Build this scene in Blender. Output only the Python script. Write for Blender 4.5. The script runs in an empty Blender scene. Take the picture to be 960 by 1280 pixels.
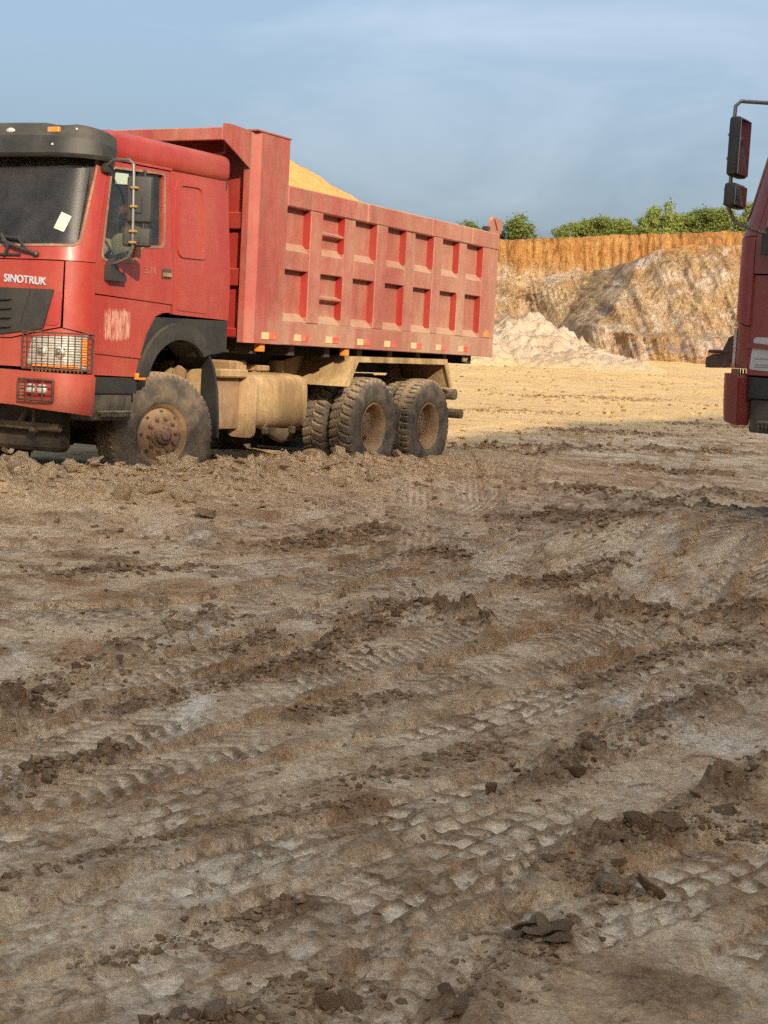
import bpy, bmesh, math, random
import numpy as np
from mathutils import Vector, Matrix
from mathutils.geometry import tessellate_polygon

random.seed(7)
rng = np.random.default_rng(11)
scene = bpy.context.scene
COL = scene.collection

# ------------------------------------------------------------------ camera, sky, sun, exposure
cam_data = bpy.data.cameras.new('camera')
cam_data.sensor_fit = 'HORIZONTAL'
cam_data.sensor_width = 36.0
cam_data.lens = 36.0 * 1882.0 / 960.0
cam_data.clip_start = 0.05
cam_data.clip_end = 6000
cam = bpy.data.objects.new('camera', cam_data)
COL.objects.link(cam)
_r = Vector((0.99861909, 0.00541321, 0.05225524)); _f = Vector((0.0, 0.99467718, -0.10304029)); _u = Vector((-0.05253488, 0.102898, 0.99330362))
cam.matrix_world = Matrix(((_r.x, _u.x, -_f.x, 0), (_r.y, _u.y, -_f.y, 0), (_r.z, _u.z, -_f.z, 1.368), (0, 0, 0, 1)))
scene.camera = cam

SUN_EL = math.radians(23.0)
SUN_AZ = Vector((-0.305, 0.952, 0)).normalized()          # the way the light travels over the ground
SUN_DIR = Vector((SUN_AZ.x * math.cos(SUN_EL), SUN_AZ.y * math.cos(SUN_EL), -math.sin(SUN_EL)))

world = bpy.data.worlds.new('World')
scene.world = world
world.use_nodes = True
wn = world.node_tree.nodes; wl = world.node_tree.links
wn.clear()
w_out = wn.new('ShaderNodeOutputWorld'); w_bg = wn.new('ShaderNodeBackground')
sky = wn.new('ShaderNodeTexSky'); sky.sky_type = 'NISHITA'; sky.sun_disc = False
sky.sun_elevation = SUN_EL
sky.sun_rotation = math.atan2(-SUN_AZ.x, -SUN_AZ.y)
sky.air_density = 1.0; sky.dust_density = 10.0; sky.ozone_density = 1.7; sky.altitude = 200
tc = wn.new('ShaderNodeTexCoord'); mp = wn.new('ShaderNodeMapping')
mp.inputs['Scale'].default_value = (2.0, 2.0, 5.0)
n1 = wn.new('ShaderNodeTexNoise'); n1.inputs['Scale'].default_value = 2.1; n1.inputs['Detail'].default_value = 7; n1.inputs['Roughness'].default_value = 0.58
n1.inputs['Distortion'].default_value = 0.6
cr = wn.new('ShaderNodeValToRGB'); cr.color_ramp.elements[0].position = 0.47; cr.color_ramp.elements[1].position = 0.80
cr.color_ramp.elements[0].color = (0, 0, 0, 1); cr.color_ramp.elements[1].color = (1, 1, 1, 1)
mulc = wn.new('ShaderNodeMath'); mulc.operation = 'MULTIPLY'; mulc.inputs[1].default_value = 0.20
grey = wn.new('ShaderNodeMix'); grey.data_type = 'RGBA'; grey.inputs['Factor'].default_value = 0.30
grey.inputs['B'].default_value = (2.9, 4.0, 5.2, 1)       # thin high veil over the whole sky
mixc = wn.new('ShaderNodeMix'); mixc.data_type = 'RGBA'; mixc.inputs['B'].default_value = (6.3, 6.6, 7.2, 1)
wl.new(tc.outputs['Generated'], mp.inputs['Vector']); wl.new(mp.outputs['Vector'], n1.inputs['Vector'])
wl.new(n1.outputs['Fac'], cr.inputs['Fac']); wl.new(cr.outputs['Color'], mulc.inputs[0])
wl.new(sky.outputs['Color'], grey.inputs['A']); wl.new(grey.outputs['Result'], mixc.inputs['A'])
wl.new(mulc.outputs[0], mixc.inputs['Factor']); wl.new(mixc.outputs['Result'], w_bg.inputs['Color'])
w_bg.inputs['Strength'].default_value = 0.12
wl.new(w_bg.outputs['Background'], w_out.inputs['Surface'])

sun_data = bpy.data.lights.new('sun', 'SUN')
sun_data.energy = 3.2; sun_data.angle = math.radians(0.5); sun_data.color = (1.0, 0.86, 0.68)
sun = bpy.data.objects.new('sun', sun_data); COL.objects.link(sun)
sun.rotation_euler = SUN_DIR.to_track_quat('-Z', 'Y').to_euler()
sun.location = (10, -40, 40)

scene.view_settings.view_transform = 'Standard'
scene.view_settings.look = 'None'
scene.view_settings.exposure = 0.78
scene.view_settings.gamma = 1.0
scene.view_settings.use_curve_mapping = False
scene.cycles.use_denoising = False
scene.cycles.sample_clamp_indirect = 3.0
scene.cycles.max_bounces = 6
scene.cycles.transparent_max_bounces = 16

# ------------------------------------------------------------------ material helpers
class Nodes:
    def __init__(self, name):
        self.m = bpy.data.materials.new(name); self.m.use_nodes = True
        self.t = self.m.node_tree; self.n = self.t.nodes; self.n.clear()
        self.out = self.n.new('ShaderNodeOutputMaterial')
    def node(self, kind, **kw):
        nd = self.n.new('ShaderNode' + kind)
        for k, v in kw.items():
            setattr(nd, k, v)
        return nd
    def set(self, sock, v):
        if hasattr(v, 'is_output'):
            self.t.links.new(v, sock)
        elif isinstance(v, (tuple, list)) and len(v) == 3 and sock.type == 'RGBA':
            sock.default_value = (*v, 1)
        else:
            sock.default_value = v
    def coord(self, kind='Object'):
        return self.node('TexCoord').outputs[kind]
    def mapping(self, vec, scale=(1, 1, 1), loc=(0, 0, 0)):
        nd = self.node('Mapping'); nd.inputs['Scale'].default_value = scale; nd.inputs['Location'].default_value = loc
        self.set(nd.inputs['Vector'], vec); return nd.outputs[0]
    def noise(self, vec, scale, detail=5, rough=0.6, dist=0.0):
        nd = self.node('TexNoise'); self.set(nd.inputs['Vector'], vec)
        nd.inputs['Scale'].default_value = scale; nd.inputs['Detail'].default_value = detail
        nd.inputs['Roughness'].default_value = rough; nd.inputs['Distortion'].default_value = dist
        return nd.outputs['Fac']
    def voronoi(self, vec, scale, feature='F1'):
        nd = self.node('TexVoronoi', feature=feature); self.set(nd.inputs['Vector'], vec); nd.inputs['Scale'].default_value = scale
        return nd.outputs['Distance']
    def ramp(self, fac, a, b, lo=0.0, hi=1.0):
        nd = self.node('MapRange'); self.set(nd.inputs['Value'], fac)
        nd.inputs['From Min'].default_value = a; nd.inputs['From Max'].default_value = b
        nd.inputs['To Min'].default_value = lo; nd.inputs['To Max'].default_value = hi
        return nd.outputs['Result']
    def math(self, op, a, b=0.0):
        nd = self.node('Math', operation=op); self.set(nd.inputs[0], a); self.set(nd.inputs[1], b); return nd.outputs[0]
    def mix(self, fac, a, b, blend='MIX'):
        nd = self.node('Mix', data_type='RGBA', blend_type=blend)
        self.set(nd.inputs['Factor'], fac); self.set(nd.inputs['A'], a); self.set(nd.inputs['B'], b); return nd.outputs['Result']
    def attr(self, name):
        return self.node('Attribute', attribute_name=name).outputs['Fac']
    def sep(self, vec):
        nd = self.node('SeparateXYZ'); self.set(nd.inputs[0], vec); return nd.outputs
    def normal_z(self):
        return self.sep(self.node('NewGeometry').outputs['Normal'])['Z']
    def bump(self, height, strength=0.3, dist=0.01):
        nd = self.node('Bump'); nd.inputs['Strength'].default_value = strength; nd.inputs['Distance'].default_value = dist
        self.set(nd.inputs['Height'], height); return nd.outputs[0]
    def principled(self, color, rough=0.6, metal=0.0, normal=None, spec=0.5, coat=0.0, emit=None):
        nd = self.node('BsdfPrincipled')
        self.set(nd.inputs['Base Color'], color); self.set(nd.inputs['Roughness'], rough); self.set(nd.inputs['Metallic'], metal)
        nd.inputs['Specular IOR Level'].default_value = spec
        nd.inputs['Coat Weight'].default_value = coat; nd.inputs['Coat Roughness'].default_value = 0.25
        if normal is not None:
            self.set(nd.inputs['Normal'], normal)
        self.t.links.new(nd.outputs[0], self.out.inputs['Surface'])
        return nd

def dusty(name, base, rough=0.5, dust=(0.42, 0.29, 0.17), amount=0.25, up=0.5, var=0.12, scale=3.0, metal=0.0, spec=0.5, coat=0.0, bump=0.0, streak=False, rear=0.0, low=None, dents=0.0, stains=0.0, scuff=None):
    """A coloured surface with uneven wear and settled quarry dust (more on upward faces)."""
    N = Nodes(name); co = N.coord('Object')
    if not streak:
        v = co
    else:
        v = N.mapping(co, (1, 1, 0.22))
    n1 = N.noise(v, scale, 6, 0.65, 0.3); n2 = N.noise(co, scale * 5.5, 5, 0.7); n3 = N.noise(v, scale * 0.45, 3, 0.5)
    c = N.mix(N.ramp(n3, 0.3, 0.7), tuple(x * (1 - var) for x in base), tuple(min(1, x * (1 + var)) for x in base))
    if stains:
        sv = N.noise(N.mapping(co, (3.2, 3.2, 0.45), (3, 1, 2)), 3.4, 6, 0.7, 0.4)
        c = N.mix(N.ramp(sv, 0.52, 0.64, 0, stains), c, (0.13, 0.060, 0.035))
        c = N.mix(N.ramp(N.noise(N.mapping(co, (1, 1, 1), (9, 4, 7)), 11, 6, 0.8), 0.62, 0.68, 0, stains * 1.6), c, (0.10, 0.045, 0.03))
    m = N.ramp(n1, 0.40, 0.66, amount * 0.2, amount * 1.7)
    m = N.math('MULTIPLY', m, N.ramp(n2, 0.2, 0.7, 0.55, 1.25))
    if up:
        m = N.math('ADD', m, N.ramp(N.normal_z(), 0.25, 0.9, 0.0, up))
    if rear:
        m = N.math('ADD', m, N.ramp(N.sep(co)['X'], -1.5, -7.0, 0.0, rear))
    if low:
        m = N.math('ADD', m, N.math('MULTIPLY', N.ramp(N.sep(co)['Z'], low[0], low[1], low[2], 0.0), N.ramp(n1, 0.3, 0.65, 0.3, 1.2)))
    nd = N.math('MINIMUM', m, 0.96)
    c = N.mix(nd, c, N.mix(n2, tuple(x * 0.8 for x in dust), tuple(min(1, x * 1.15) for x in dust)))
    if scuff:
        ps = N.sep(co); x0, x1, z0, z1 = scuff
        wob = N.ramp(N.noise(N.mapping(co, (26, 1, 2.0)), 1.0, 4, 0.7), 0.2, 0.8, -0.05, 0.05)
        zz_ = N.math('ADD', ps['Z'], wob)
        bx_ = N.math('MULTIPLY', N.math('MULTIPLY', N.ramp(ps['X'], x0, x0 + 0.03), N.ramp(ps['X'], x1, x1 - 0.03)), N.math('MULTIPLY', N.ramp(zz_, z0, z0 + 0.03), N.ramp(zz_, z1, z1 - 0.03)))
        st_ = N.ramp(N.noise(N.mapping(co, (30, 1, 3.2), (2, 0, 5)), 1.6, 5, 0.75), 0.40, 0.56)
        c = N.mix(N.math('MULTIPLY', N.math('MULTIPLY', bx_, st_), 0.85), c, (0.62, 0.36, 0.25))
        c = N.mix(N.math('MULTIPLY', N.ramp(N.noise(co, 28, 4, 0.7), 0.66, 0.72), N.ramp(ps['Z'], 1.75, 1.40, 0, 0.6)), c, (0.55, 0.33, 0.24))
    r = N.math('MINIMUM', N.math('ADD', N.math('MULTIPLY', nd, 0.5), N.ramp(n2, 0, 1, rough - 0.06, rough + 0.06)), 0.95)
    nrm = N.bump(n2, bump, 0.01) if bump else None
    if dents:
        nrm = N.bump(N.math('ADD', N.noise(co, 1.7, 3, 0.5), N.math('MULTIPLY', N.noise(co, 5.0, 2, 0.5), 0.25)), dents, 0.05)
    N.principled(c, r, metal, nrm, spec, coat)
    return N.m

M = {}
M['paint'] = dusty('red_truck_paint', (0.300, 0.023, 0.016), 0.36, (0.44, 0.20, 0.115), 0.14, 0.24, 0.14, 1.6, coat=0.2, streak=True, low=(1.0, 1.5, 0.15), dents=0.12, stains=0.12)
M['paint_scuffed'] = dusty('scraped_red_paint', (0.300, 0.023, 0.016), 0.36, (0.44, 0.20, 0.115), 0.14, 0.24, 0.14, 1.6, coat=0.2, streak=True, low=(1.0, 1.5, 0.15), dents=0.12, stains=0.12, scuff=(0.64, 1.0, 1.38, 1.64))
M['bed_paint'] = dusty('faded_red_bed_paint', (0.315, 0.042, 0.034), 0.5, (0.42, 0.255, 0.16), 0.30, 0.60, 0.14, 1.5, streak=True, rear=0.42, low=(1.62, 1.84, 0.30), dents=0.40, stains=0.60)
M['inner_paint'] = dusty('bright_red_paint', (0.30, 0.018, 0.015), 0.45, (0.42, 0.2, 0.12), 0.10, 0.35, 0.1, 1.8, streak=True, dents=0.1, stains=0.2)
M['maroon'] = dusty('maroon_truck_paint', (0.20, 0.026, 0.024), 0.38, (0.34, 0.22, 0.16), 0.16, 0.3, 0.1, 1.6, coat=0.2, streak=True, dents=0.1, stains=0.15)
M['scuff'] = dusty('scraped_primer', (0.62, 0.36, 0.27), 0.7, (0.7, 0.5, 0.36), 0.3, 0, 0.3, 9.0)
M['plastic'] = dusty('black_plastic', (0.018, 0.019, 0.018), 0.5, (0.30, 0.22, 0.14), 0.05, 0.14, 0.1, 3)
M['visor'] = dusty('grey_black_visor', (0.017, 0.018, 0.016), 0.55, (0.28, 0.23, 0.16), 0.09, 0.14, 0.1, 3)
M['step'] = dusty('dusty_black_step', (0.032, 0.030, 0.024), 0.6, (0.38, 0.29, 0.18), 0.20, 0.55, 0.1, 5)
M['rubber'] = dusty('tyre_rubber', (0.055, 0.050, 0.045), 0.8, (0.46, 0.33, 0.2), 0.20, 0.6, 0.15, 6, spec=0.2, bump=0.15)
M['chassis'] = dusty('mud_coated_chassis', (0.07, 0.055, 0.04), 0.8, (0.42, 0.29, 0.16), 0.25, 0.4, 0.2, 5, bump=0.2)
M['dark_chassis'] = dusty('dark_greasy_chassis', (0.035, 0.028, 0.022), 0.7, (0.30, 0.21, 0.12), 0.16, 0.30, 0.2, 6)
M['tan_plate'] = dusty('bare_clay_plate', (0.36, 0.23, 0.12), 0.8, (0.52, 0.36, 0.2), 0.45, 0.3, 0.25, 3, stains=0.4, bump=0.3)
M['tan'] = dusty('clay_coated_steel', (0.22, 0.135, 0.065), 0.85, (0.52, 0.36, 0.18), 0.50, 0.35, 0.3, 3.5, spec=0.2, bump=0.5, streak=True, stains=0.55)
M['rim'] = dusty('muddy_rim', (0.21, 0.135, 0.08), 0.8, (0.44, 0.29, 0.16), 0.35, 0.3, 0.2, 7, spec=0.2)
M['hub'] = dusty('rusty_hub', (0.16, 0.09, 0.058), 0.75, (0.40, 0.25, 0.15), 0.25, 0.3, 0.2, 9)
M['pipe'] = dusty('steel_pipe', (0.20, 0.20, 0.19), 0.35, (0.45, 0.36, 0.24), 0.1, 0.2, 0.1, 8, metal=0.6)
M['brass'] = dusty('yellow_clamp', (0.46, 0.28, 0.08), 0.45, (0.6, 0.45, 0.25), 0.12, 0.2, 0.1, 9, metal=0.3)
M['guard'] = dusty('rusty_wire_guard', (0.05, 0.022, 0.015), 0.7, (0.34, 0.2, 0.12), 0.15, 0.2, 0.1, 12)
M['seal'] = dusty('dusty_window_seal', (0.17, 0.10, 0.06), 0.85, (0.38, 0.24, 0.14), 0.45, 0.2, 0.1, 9)
M['interior'] = dusty('dark_cab_lining', (0.035, 0.033, 0.032), 0.8, (0.25, 0.2, 0.15), 0.06, 0.06, 0.1, 5)
M['seat'] = dusty('dark_seat_cloth', (0.05, 0.045, 0.045), 0.9, (0.25, 0.2, 0.15), 0.05, 0, 0.1, 9)
M['orange_cloth'] = dusty('orange_cloth', (0.62, 0.11, 0.03), 0.85, (0.5, 0.3, 0.2), 0.05, 0, 0.1, 9)
M['silver'] = dusty('silver_letters', (0.52, 0.54, 0.57), 0.4, (0.5, 0.4, 0.3), 0.1, 0.1, 0.05, 12, metal=0.2)
M['faint'] = dusty('faint_door_numerals', (0.30, 0.075, 0.06), 0.5, (0.5, 0.3, 0.22), 0.2, 0, 0.1, 12)
M['cream'] = dusty('cream_reflector', (0.66, 0.48, 0.24), 0.4, (0.55, 0.4, 0.2), 0.35, 0, 0.1, 10)
M['amber'] = dusty('amber_lamp', (0.75, 0.22, 0.02), 0.3, (0.6, 0.4, 0.2), 0.15, 0, 0.1, 10, coat=0.3)
M['red_reflector'] = dusty('red_reflector', (0.62, 0.06, 0.03), 0.35, (0.55, 0.33, 0.2), 0.3, 0, 0.1, 10)
M['sticker'] = dusty('pale_green_sticker', (0.42, 0.50, 0.38), 0.5, (0.5, 0.45, 0.3), 0.06, 0, 0.04, 10)
M['notice'] = dusty('grey_white_notice', (0.50, 0.50, 0.48), 0.6, (0.45, 0.36, 0.27), 0.14, 0, 0.06, 6)
M['notice_print'] = dusty('grey_notice_print', (0.22, 0.23, 0.23), 0.6, (0.45, 0.36, 0.27), 0.14, 0, 0.06, 6)
M['chrome'] = dusty('lamp_reflector', (0.72, 0.70, 0.62), 0.22, (0.6, 0.5, 0.33), 0.18, 0.1, 0.1, 14, metal=0.55)
M['lamp_dark'] = dusty('lamp_bulb_glass', (0.14, 0.13, 0.11), 0.15, (0.4, 0.3, 0.2), 0.1, 0, 0.1, 14)
M['mirror'] = dusty('mirror_glass', (0.62, 0.64, 0.66), 0.06, (0.4, 0.3, 0.2), 0.03, 0, 0.02, 9, metal=1.0)
M['skin'] = dusty('skin', (0.20, 0.095, 0.055), 0.55, (0.2, 0.1, 0.06), 0.1, 0, 0.1, 9)
M['shirt'] = dusty('khaki_shirt', (0.36, 0.31, 0.19), 0.9, (0.35, 0.3, 0.2), 0.2, 0, 0.12, 12)
M['trousers'] = dusty('dark_trousers', (0.05, 0.05, 0.06), 0.9, (0.35, 0.3, 0.2), 0.1, 0, 0.12, 12)
M['hair'] = dusty('black_hair', (0.012, 0.011, 0.01), 0.7, (0.2, 0.2, 0.2), 0.02, 0, 0.1, 30)
M['eye'] = dusty('eye', (0.35, 0.32, 0.28), 0.3, (0.3, 0.3, 0.3), 0.02, 0, 0.1, 30)

def glass_material(name, tint, gloss_rough=0.04, film=(0.4, 0.36, 0.3), film_amount=0.05):
    N = Nodes(name)
    tr = N.node('BsdfTransparent'); N.set(tr.inputs['Color'], tint)
    gl = N.node('BsdfGlossy'); gl.inputs['Roughness'].default_value = gloss_rough
    lw = N.node('LayerWeight'); lw.inputs['Blend'].default_value = 0.5
    fac = N.math('ADD', N.math('MULTIPLY', N.math('POWER', lw.outputs['Facing'], 4.0), 0.7), 0.035)
    mx = N.node('MixShader'); N.set(mx.inputs[0], fac); N.set(mx.inputs[1], tr.outputs[0]); N.set(mx.inputs[2], gl.outputs[0])
    df = N.node('BsdfDiffuse'); N.set(df.inputs['Color'], film)
    nz = N.ramp(N.noise(N.coord('Object'), 3.5, 6, 0.7), 0.35, 0.75, film_amount * 0.4, film_amount * 1.8)
    m2 = N.node('MixShader'); N.set(m2.inputs[0], nz); N.set(m2.inputs[1], mx.outputs[0]); N.set(m2.inputs[2], df.outputs[0])
    N.t.links.new(m2.outputs[0], N.out.inputs['Surface'])
    return N.m
M['windshield'] = glass_material('windshield_glass', (0.62, 0.63, 0.63), film=(0.30, 0.28, 0.25), film_amount=0.06)
M['window'] = glass_material('door_glass', (0.84, 0.87, 0.85), film_amount=0.03)

# ------------------------------------------------------------------ mesh helpers
def link(name, me, mat=None, parent=None, smooth=True, angle=35):
    o = bpy.data.objects.new(name, me); COL.objects.link(o)
    if mat is not None and not me.materials:
        me.materials.append(M[mat] if isinstance(mat, str) else mat)
    if parent is not None:
        o.parent = parent
    if smooth and len(me.polygons):
        me.polygons.foreach_set('use_smooth', [True] * len(me.polygons))
        me.set_sharp_from_angle(angle=math.radians(angle))
    return o

def empty(name, loc=(0, 0, 0), rotz=0.0, parent=None):
    o = bpy.data.objects.new(name, None); COL.objects.link(o)
    o.location = loc; o.rotation_euler = (0, 0, rotz); o.empty_display_size = 0.3
    if parent is not None:
        o.parent = parent
    return o

def tag(o, label, cat, group=None):
    o['label'] = label; o['category'] = cat
    if group:
        o['group'] = group
    return o

class MB:
    """Collects shapes into one mesh."""
    def __init__(self):
        self.bm = bmesh.new()
    def box(self, x0, x1, y0, y1, z0, z1, bevel=0.0, seg=1, mat4=None):
        r = bmesh.ops.create_cube(self.bm, size=1.0)
        vs = r['verts']
        for v in vs:
            v.co = Vector(((x0 + x1) / 2 + v.co.x * (x1 - x0), (y0 + y1) / 2 + v.co.y * (y1 - y0), (z0 + z1) / 2 + v.co.z * (z1 - z0)))
        if bevel:
            es = list({e for v in vs for e in v.link_edges})
            rb = bmesh.ops.bevel(self.bm, geom=es, offset=min(bevel, 0.49 * min(abs(x1 - x0), abs(y1 - y0), abs(z1 - z0))), segments=seg, profile=0.6, affect='EDGES')
            vs = list({v for f in rb['faces'] for v in f.verts} | {v for v in vs if v.is_valid})
        if mat4 is not None:
            bmesh.ops.transform(self.bm, matrix=mat4, verts=vs)
        return self
    def cyl(self, p0, p1, r0, r1=None, seg=12, caps=True):
        p0 = Vector(p0); p1 = Vector(p1); r1 = r0 if r1 is None else r1
        ax = (p1 - p0).normalized()
        a = ax.orthogonal().normalized(); b = ax.cross(a)
        c0 = []; c1 = []
        for i in range(seg):
            t = 2 * math.pi * i / seg; d = a * math.cos(t) + b * math.sin(t)
            c0.append(self.bm.verts.new(p0 + d * r0)); c1.append(self.bm.verts.new(p1 + d * r1))
        for i in range(seg):
            j = (i + 1) % seg; self.bm.faces.new((c0[i], c0[j], c1[j], c1[i]))
        if caps:
            self.bm.faces.new(list(reversed(c0))); self.bm.faces.new(c1)
        return self
    def tube(self, pts, r, seg=8):
        pts = [Vector(p) for p in pts]; rings = []
        prev = None
        for i, p in enumerate(pts):
            d = (pts[min(i + 1, len(pts) - 1)] - pts[max(i - 1, 0)]).normalized()
            a = d.orthogonal().normalized() if prev is None else (prev - d * prev.dot(d)).normalized()
            prev = a; b = d.cross(a)
            rr = r[i] if isinstance(r, (list, tuple)) else r
            rings.append([self.bm.verts.new(p + (a * math.cos(2 * math.pi * k / seg) + b * math.sin(2 * math.pi * k / seg)) * rr) for k in range(seg)])
        for q in range(len(rings) - 1):
            for k in range(seg):
                j = (k + 1) % seg; self.bm.faces.new((rings[q][k], rings[q][j], rings[q + 1][j], rings[q + 1][k]))
        self.bm.faces.new(list(reversed(rings[0]))); self.bm.faces.new(rings[-1])
        return self
    def lathe(self, prof, seg=32, closed=False):
        """prof: (w along Y, r) pairs, turned about the Y axis."""
        rings = []
        for w, r in prof:
            if r < 1e-5:
                rings.append([self.bm.verts.new((0, w, 0))])
            else:
                rings.append([self.bm.verts.new((r * math.cos(2 * math.pi * k / seg), w, r * math.sin(2 * math.pi * k / seg))) for k in range(seg)])
        for q in range(len(rings) - (0 if closed else 1)):
            A = rings[q]; B = rings[(q + 1) % len(rings)]
            for k in range(seg):
                j = (k + 1) % seg
                vs = [A[k % len(A)], A[j % len(A)], B[j % len(B)], B[k % len(B)]]
                u = []
                for v in vs:
                    if v not in u:
                        u.append(v)
                if len(u) > 2:
                    self.bm.faces.new(u)
        return self
    def prism(self, poly, axis, a0, a1):
        """poly in the two other axes (x,z for 'y'; y,z for 'x'; x,y for 'z')."""
        def P(p, a):
            return {'y': (p[0], a, p[1]), 'x': (a, p[0], p[1]), 'z': (p[0], p[1], a)}[axis]
        A = [self.bm.verts.new(P(p, a0)) for p in poly]; B = [self.bm.verts.new(P(p, a1)) for p in poly]
        n = len(poly)
        for i in range(n):
            j = (i + 1) % n; self.bm.faces.new((A[i], A[j], B[j], B[i]))
        self.bm.faces.new(A); self.bm.faces.new(list(reversed(B)))
        return self
    def ico(self, c, r, sub=1, jitter=0.0, scale=(1, 1, 1)):
        q = bmesh.ops.create_icosphere(self.bm, subdivisions=sub, radius=1.0)
        for v in q['verts']:
            k = 1 + random.uniform(-jitter, jitter)
            v.co = Vector((c[0] + v.co.x * r * k * scale[0], c[1] + v.co.y * r * k * scale[1], c[2] + v.co.z * r * k * scale[2]))
        return self
    def build(self, name, mat, parent=None, smooth=True, angle=35):
        bmesh.ops.recalc_face_normals(self.bm, faces=self.bm.faces[:])
        me = bpy.data.meshes.new(name); self.bm.to_mesh(me); self.bm.free()
        return link(name, me, mat, parent, smooth, angle)

def fillet(poly, r, n=5):
    out = []
    m = len(poly)
    for i in range(m):
        p = Vector(poly[i]); a = Vector(poly[i - 1]); b = Vector(poly[(i + 1) % m])
        rr = r[i] if isinstance(r, (list, tuple)) else r
        if rr <= 0:
            out.append(tuple(p)); continue
        da = (a - p); db = (b - p)
        k = min(rr, da.length * 0.48, db.length * 0.48)
        q0 = p + da.normalized() * k; q1 = p + db.normalized() * k
        for j in range(n + 1):
            t = j / n
            out.append(tuple(q0 * (1 - t) ** 2 + p * 2 * t * (1 - t) + q1 * t * t))
    return out

def plate(name, outline, mapf, d0, d1, mat, parent, holes=(), step=None, vstep=None, smooth=True, angle=30):
    """A flat 2-D outline (with holes) laid on a curved surface mapf(u, v, d), thickness d0..d1."""
    polys = [list(outline)] + [list(h) for h in holes]
    flat = [Vector((p[0], p[1], 0)) for q in polys for p in q]
    tris = tessellate_polygon([[Vector((p[0], p[1], 0)) for p in q] for q in polys])
    bm = bmesh.new(); vs = [bm.verts.new(p) for p in flat]
    for t in tris:
        try:
            bm.faces.new([vs[i] for i in t])
        except ValueError:
            pass
    for ax, st in ((0, step), (1, vstep)):
        if st:
            lo = min(p[ax] for p in flat); hi = max(p[ax] for p in flat)
            k = math.floor(lo / st) + 1
            while k * st < hi:
                co = (k * st, 0, 0) if ax == 0 else (0, k * st, 0); no = (1, 0, 0) if ax == 0 else (0, 1, 0)
                bmesh.ops.bisect_plane(bm, geom=bm.verts[:] + bm.edges[:] + bm.faces[:], dist=1e-6, plane_co=co, plane_no=no)
                k += 1
    bm.verts.index_update()
    uv = [(v.co.x, v.co.y) for v in bm.verts]; n = len(uv)
    V = [mapf(u, v, d1) for u, v in uv] + [mapf(u, v, d0) for u, v in uv]
    F = [[v.index for v in f.verts] for f in bm.faces] + [[v.index + n for v in reversed(f.verts)] for f in bm.faces]
    for e in bm.edges:
        if len(e.link_faces) == 1:
            a, b = e.verts[0].index, e.verts[1].index
            F.append([a, b, b + n, a + n])
    bm.free()
    me = bpy.data.meshes.new(name); me.from_pydata([tuple(p) for p in V], [], F)
    b2 = bmesh.new(); b2.from_mesh(me); bmesh.ops.recalc_face_normals(b2, faces=b2.faces[:]); b2.to_mesh(me); b2.free()
    return link(name, me, mat, parent, smooth, angle)

def grid_mesh(name, X, Y, Z, mat, parent=None, attrs=None, smooth=True):
    """A sheet from 2-D arrays of the same shape."""
    ny, nx = X.shape
    co = np.stack([X, Y, Z], -1).reshape(-1, 3).astype(np.float32)
    idx = np.arange(nx * ny, dtype=np.int32).reshape(ny, nx)
    q = np.stack([idx[:-1, :-1], idx[:-1, 1:], idx[1:, 1:], idx[1:, :-1]], -1).reshape(-1, 4)
    me = bpy.data.meshes.new(name)
    me.vertices.add(len(co)); me.vertices.foreach_set('co', co.ravel())
    me.loops.add(q.size); me.loops.foreach_set('vertex_index', q.ravel())
    me.polygons.add(len(q)); me.polygons.foreach_set('loop_start', np.arange(0, q.size, 4, dtype=np.int32))
    me.update(calc_edges=True)
    if smooth:
        me.polygons.foreach_set('use_smooth', np.ones(len(q), dtype=bool))
    for k, v in (attrs or {}).items():
        a = me.attributes.new(k, 'FLOAT', 'POINT'); a.data.foreach_set('value', v.astype(np.float32).ravel())
    me.validate()
    o = bpy.data.objects.new(name, me); COL.objects.link(o)
    me.materials.append(M[mat] if isinstance(mat, str) else mat)
    if parent is not None:
        o.parent = parent
    return o

def text_plate(name, text, size, mapf, u0, u1, v0, depth, mat, parent, slope=0.0, bold=0.0, shear=0.0):
    cu = bpy.data.curves.new(name, 'FONT'); cu.body = text; cu.size = 1.0; cu.extrude = 0.5; cu.offset = bold; cu.shear = shear; cu.space_character = 1.05
    tmp = bpy.data.objects.new(name + '_source', cu); COL.objects.link(tmp)
    dg = bpy.context.evaluated_depsgraph_get(); dg.update()
    me = bpy.data.meshes.new_from_object(tmp.evaluated_get(dg))
    bpy.data.objects.remove(tmp); bpy.data.curves.remove(cu)
    xs = [v.co.x for v in me.vertices]; lo, hi = min(xs), max(xs)
    for v in me.vertices:
        t = (v.co.x - lo) / (hi - lo)
        u = u0 + (u1 - u0) * t
        v.co = mapf(u, v0 + v.co.y * size + slope * (u - u0), 0.001 + depth * (v.co.z + 0.5))
    me.materials.clear(); me.name = name
    b2 = bmesh.new(); b2.from_mesh(me); bmesh.ops.recalc_face_normals(b2, faces=b2.faces[:]); b2.to_mesh(me); b2.free()
    return link(name, me, mat, parent, False)

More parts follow.
